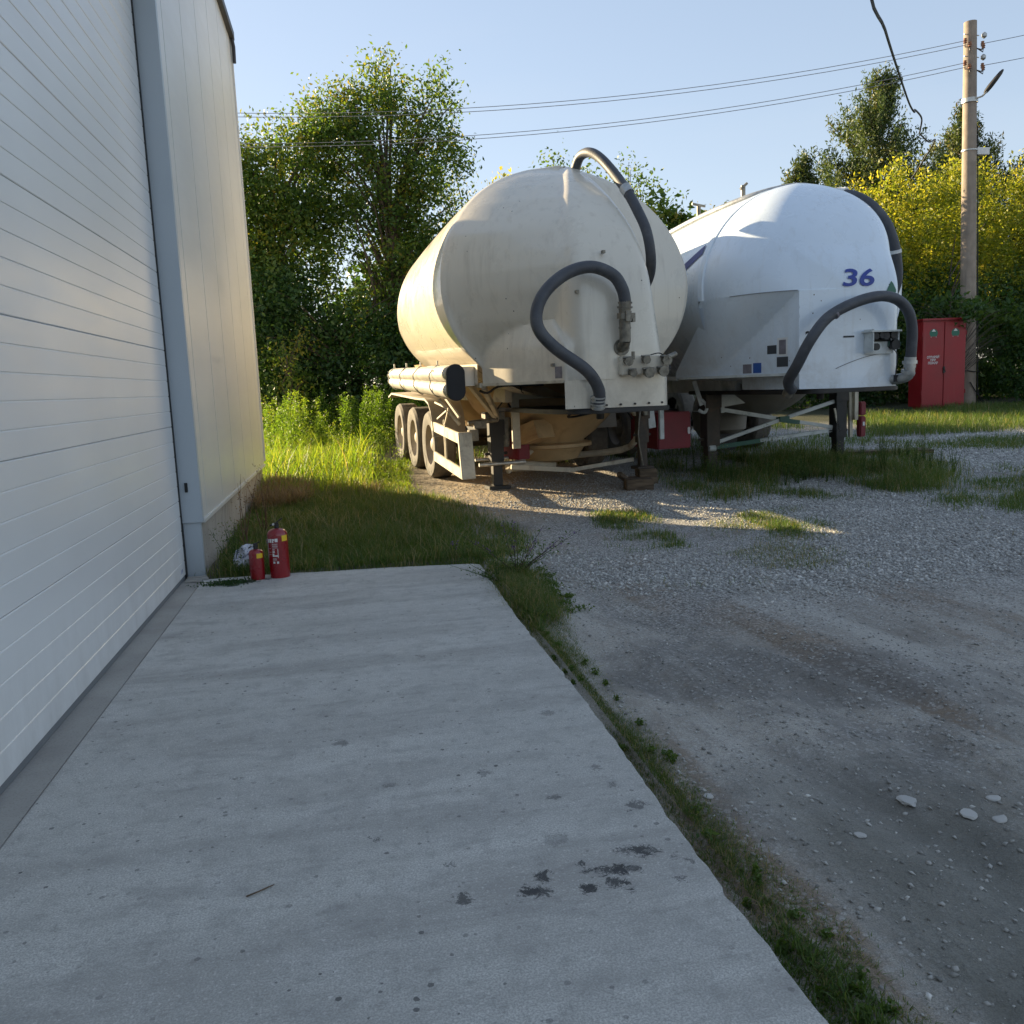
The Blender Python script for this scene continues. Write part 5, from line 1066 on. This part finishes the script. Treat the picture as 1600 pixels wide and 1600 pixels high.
grass('edge_tuft','brighter fresh grass tuft at the near end of the slab edge',[(.93,1.55),(1.05,1.5),(1.13,1.7),(1.05,1.98),(.95,2.05)],1300,.042,.0042,.40,m_grassd,bend=1.1,soft=.02,hvar=.3)
grass('edge_weeds','long loose grass at the broken slab corner',[(1.0,5.0),(1.2,5.1),(1.26,5.8),(1.32,6.5),(1.2,6.95),(.98,6.95),(.96,6.0)],4200,.08,.004,.5,m_grassd,thr=-.2,cs=4,bend=1.2,soft=.08,hvar=.6,dry=.22)
grass('weed_patch','weedy grass in front of the white trailer',[(4.3,11.6),(3.7,9.6),(4.2,9.3),(4.8,9.6),(5.1,9.0),(6.6,9.1),(7.6,10.2),(8.3,11.4),(8.3,12.7),(6.2,13.2),(4.6,12.8)],21000,.15,.006,.42,m_grassd,thr=.0,cs=2.6,seed=31,bend=.9,soft=.3,hvar=.8,dry=.18)
grass('weed_patch','low green weeds at the right edge of the yard',[(6.3,8.6),(5.6,7.0),(9.0,6.2),(10,9.4),(8.2,9.6),(7.4,9.5)],16000,.09,.006,.42,m_grassd,thr=-.1,cs=2.4,seed=32,bend=.9,soft=.2,hvar=.4,dry=.1)
grass('gravel_tuft','small grass patch in the gravel left of the timber blocks',[(2.55,9.2),(3.06,9.0),(2.95,8.0),(2.75,7.1),(2.38,6.7),(2.22,7.4)],3600,.065,.005,.38,m_grassd,thr=.1,cs=4.5,seed=33,bend=1,soft=.1,dry=.12)
grass('gravel_tuft','small grass patch in the gravel before the weeds',[(3.9,8.5),(4.6,8.5),(4.4,7.5),(3.7,7.1)],2200,.065,.005,.38,m_grassd,thr=.15,cs=4.5,seed=34,bend=1,soft=.1,dry=.1)
grass('gravel_tuft','scattered thin grass in the gravel in the middle of the yard',[(1.4,7.5),(6,9.2),(8,9.2),(7,7.2),(4.5,5.6),(1.6,5.6)],4500,.05,.004,.45,m_grassd,thr=.5,cs=2.4,seed=35,bend=1.1,soft=.1,dry=.3)
grass('far_grass','grass strip in front of the red cabinet',[(9.3,14.6),(11.6,18.9),(16,19.6),(26,19.5),(26,15.2),(14.2,15.6),(11.9,14.4),(10.4,14.4)],46000,.17,.010,.45,m_grassd,bend=.9,soft=.25,hvar=.3,dry=.05)
grass('far_grass','broken grass patches on the pale gravel at the right',[(8.6,13.8),(16,14.5),(16,10),(8.3,9.9)],12000,.09,.008,.42,m_grassd,thr=.38,cs=1.2,seed=36,bend=.9,soft=.25,dry=.1)
grass('under_trailer_grass','sparse grass under the trailers',[(1.4,13.5),(9,13.5),(9.5,20),(1.0,20)],9000,.14,.009,.4,m_grassd,thr=.1,seed=37,soft=.2)
# ---- tall single weeds
def weed(x,y,h,label,mat=m_grass,tint=.5,leafn=140,ls=.035,cat='weed',stems=3,spread=.12,flower=None,fn=60,name='tall_weed',group=None):
    z=gh(x,y)-.02; e=empty(name,(x,y,z)); tag(e,label,cat,group); mb=MB(); L=[];Fl=[]
    for s in range(stems):
        a=random.uniform(0,6.28); q=random.uniform(.2,1)*spread*(s>0); hh=h*random.uniform(.7,1); tip=np.array([math.cos(a)*q*1.6,math.sin(a)*q*1.6,hh])
        pts=[tip*t**1.1+np.array([.02*math.sin(t*5+s),.02*math.cos(t*4+s),0])*h for t in(0,.3,.6,1)]; pts=[Vector((p[0],p[1],hh*t)) for p,t in zip(pts,(0,.3,.6,1))]
        mb.tube(pts,[.006*h+.002,.001],5,smooth_n=2)
        m=max(4,leafn//stems); t=rng.uniform(.12,1,m); P=np.array([[tip[0]*v**1.1,tip[1]*v**1.1,hh*v] for v in t])+rng.normal(size=(m,3))*np.array([1,1,.4])*(ls*1.1+.045*h*(1-t[:,None]*.7)); L.append(P)
        if flower: v=rng.uniform(.62,1,fn//stems); Fl.append(np.array([[tip[0]*k**1.1,tip[1]*k**1.1,hh*k] for k in v])+rng.normal(size=(len(v),3))*.008)
    L=np.concatenate(L); leaves('foliage',L,ls,np.clip(rng.normal(tint,.15,len(L)),0,1),mat,e,.3)
    if flower: Fl=np.concatenate(Fl); leaves('blossom',Fl,.016,rng.uniform(0,1,len(Fl)),flower,e,.7)
    mb.build('stem',mat if not flower else m_bark,e); 
    return e
def weed_mass(name,label,spots,mat,ls,per):
    L=[];T=[];mb=MB()
    for (x,y,h,t) in spots:
        z=gh(x,y)-.02
        for q in range(4):
            a=random.uniform(0,6.28); r=random.uniform(0,.22)*h; tip=np.array([math.cos(a)*r,math.sin(a)*r,h*random.uniform(.7,1)]); m=int(per*h)
            v=rng.uniform(.08,1,m)[:,None]; L.append(np.array([x,y,z])+tip*v+rng.normal(size=(m,3))*np.array([1,1,.4])*(.02+.07*h*(1.05-v))); T.append(rng.normal(t,.12,m))
            mb.tube([Vector((x,y,z)),Vector((x,y,z))+Vector(tip)],[.006,.0015],4)
    nb=len(mb.v); C=np.concatenate(L); o=leaves(name,C,ls,np.clip(np.concatenate(T),0,1),mat,None,.3); tag(o,label,'weeds',kind='stuff'); o2=mb.build('stem',mat); o2.name='weed_stem'; o2.parent=o
KEEP.add('weed_stem')
U=random.uniform
weed_mass('weed_belt','belt of feathery tall green weeds between the sunlit grass and the dark thicket',[(U(-1.6,2.7),U(16.8,20.8),U(.7,1.3),U(.2,.6)) for _ in range(70)],m_grass,.055,150)
weed_mass('weed_stalks','slender weed stalks rising out of the sunlit grass behind the warehouse corner',[(U(-1.1,.9),U(12.6,16.5),U(.35,.8),.6) for _ in range(22)],m_grass,.035,60)
weed_mass('weed_stalks','seeding weed stalks in the grass patch before the white trailer',[(U(4.4,8.0),U(10.0,12.4),U(.22,.5),U(.4,.75)) for _ in range(60)],m_grassd,.022,120)
# broad-leaved low weeds among the edge grass
def rosettes(name,label,spots,mat,t):
    L=[];T=[]
    for (x,y,r) in spots:
        m=int(26+500*r); p=rng.normal(size=(m,2))*r*.5; L.append(np.stack([x+p[:,0],y+p[:,1],np.full(m,gh(x,y))+rng.uniform(.0,.022,m)+.25*r*rng.random(m)],1)); T.append(rng.normal(t,.18,m))
    o=leaves(name,np.concatenate(L),.019,np.clip(np.concatenate(T),0,1),mat,None,.55); tag(o,label,'weeds',kind='stuff')
rosettes('low_weeds','small broad leaved weeds mixed into the grass strip along the slab edge',[(U(.99,1.13),1.5+4.6*U(0,1),U(.008,.024)) for k in range(42)],m_grassd,.35)
rosettes('low_weeds','small broad leaved weeds at the lawn front and the broken slab corner',[(U(-.9,1.35),U(7.22,7.5),U(.03,.07)) for k in range(60)]+[(U(1.0,1.4),U(5.2,6.9),U(.03,.07)) for k in range(60)],m_grassd,.3)
weed(5.75,11.4,.72,'tallest weed in front of the crossed braces of the white trailer',m_grassd,.6,200,.03,stems=3,spread=.08)
weed(-.98,7.45,.50,'bushy weed at the plinth behind the extinguishers',m_grassd,.3,420,.026,stems=8,spread=.16)
weed(-.90,7.24,.20,'small dark leafy weed at the slab edge left of the small extinguisher',m_grassd,.15,200,.024,stems=6,spread=.1)
weed(-.95,7.9,.85,'tall dry stalk leaning on the plinth',m_drygr,.2,90,.03,stems=4,spread=.12)
weed(-.90,9.2,.8,'brown dried weed along the far part of the plinth',m_drygr,.2,160,.03,stems=5,spread=.14)
weed(-.70,7.40,.34,'purple flowering sprig behind the small extinguisher',m_grassd,.3,80,.02,stems=3,spread=.05,flower=m_purple,name='flowering_plant',cat='plant')
weed(1.20,6.55,.42,'purple flowering sage bush at the broken slab corner',m_grassd,.18,500,.03,stems=12,spread=.38,flower=m_purple,fn=160,name='flowering_plant',cat='plant')
weed(1.02,6.35,.22,'dark sprawling weed reaching over the slab corner',m_grassd,.12,320,.024,stems=9,spread=.35)
weed(.80,7.35,.22,'small purple flower in the lawn near the slab end',m_grassd,.4,60,.02,stems=2,spread=.05,flower=m_purple,fn=30,name='flowering_plant',cat='plant')
# dark leaf litter on the slab by the door post
L=np.stack([rng.normal(-.97,.10,900),rng.normal(6.93,.05,900),rng.uniform(0,.02,900)],1); k=L[:,0]<-.72; o=leaves('leaf_litter',L[k],.018,rng.uniform(0,.3,k.sum()),m_leafd,None,.6); tag(o,'dark leaf litter on the slab by the foot of the door post','litter',kind='stuff')
mb=MB(); mb.box((0,0,.012),(.15,.035,.02)); mb.box((.01,-.06,.01),(.17,.03,.018),rz=.1); mb.box((-.01,-.12,.008),(.13,.03,.016),rz=-.1); o=mb.build('broken_rubble',m_plinth,bevel=.004); o.location=(-1.25,7.21,.0); tag(o,'broken concrete bits at the foot of the door post','rubble')
# ---- loose gravel stones, one mass
def gravel(name,label,poly,n,smin,smax,thr,seed,tint):
    XY=scatter_poly(poly,n,cs=.9,seed=seed,thr=thr,soft=.3); n=len(XY)
    k=(XY[:,0]>1.10)|(XY[:,1]>7.3); XY=XY[k]; n=len(XY)
    s=smin+(smax-smin)*rng.random(n)**3.0; Z=ground_h(XY[:,0],XY[:,1])
    o6=np.array([[1,0,0],[0,1,0],[-1,0,0],[0,-1,0],[0,0,.75],[0,0,-.6]],float)
    j=rng.uniform(.6,1.25,(n,6,1)); a=rng.uniform(0,2*np.pi,n); ca,sa=np.cos(a),np.sin(a)
    V=o6[None]*j*s[:,None,None]; V[:,:,0]*=1.25; x=V[:,:,0]*ca[:,None]-V[:,:,1]*sa[:,None]; y=V[:,:,0]*sa[:,None]+V[:,:,1]*ca[:,None]
    tl=rng.normal(0,.35,(n,1)); V=np.stack([x+XY[:,:1],y+XY[:,1:],V[:,:,2]+tl*x+Z[:,None]+s[:,None]*.15],-1).reshape(-1,3)
    T=np.array([[0,1,4],[1,2,4],[2,3,4],[3,0,4],[1,0,5],[2,1,5],[3,2,5],[0,3,5]]); Fq=(np.arange(n)[:,None,None]*6+T[None]).reshape(-1,3)
    o=npmesh(name,V,Fq,m_stone,np.repeat(np.clip(rng.normal(tint,.22,n),0,1),6),tri=True); tag(o,label,'gravel',kind='stuff'); return o
gravel('loose_gravel','loose pale crushed stone spread in front of the trailers',[(1.5,10.2),(1.5,6.0),(3,5.2),(6.5,5.6),(9,8),(9,11.5),(5,10.2)],52000,.007,.019,-.25,51,.5)
gravel('loose_gravel','pale crushed stone at the far right of the yard',[(8.0,10),(15,10.5),(15,14.5),(8.6,14)],16000,.012,.026,-.2,52,.55)
gravel('scattered_gravel','small stones scattered over the packed dirt beside the slab',[(1.10,1.2),(5,1.2),(6,5.6),(1.6,6.2),(1.15,5)],18000,.002,.011,-.05,53,.34)
gravel('scattered_gravel','small stones on the bare earth before the cream trailer',[(.9,12.8),(1.3,9.6),(2.4,9),(4,9.6),(4,13),(2,13.5)],9000,.005,.014,-.2,54,.4)
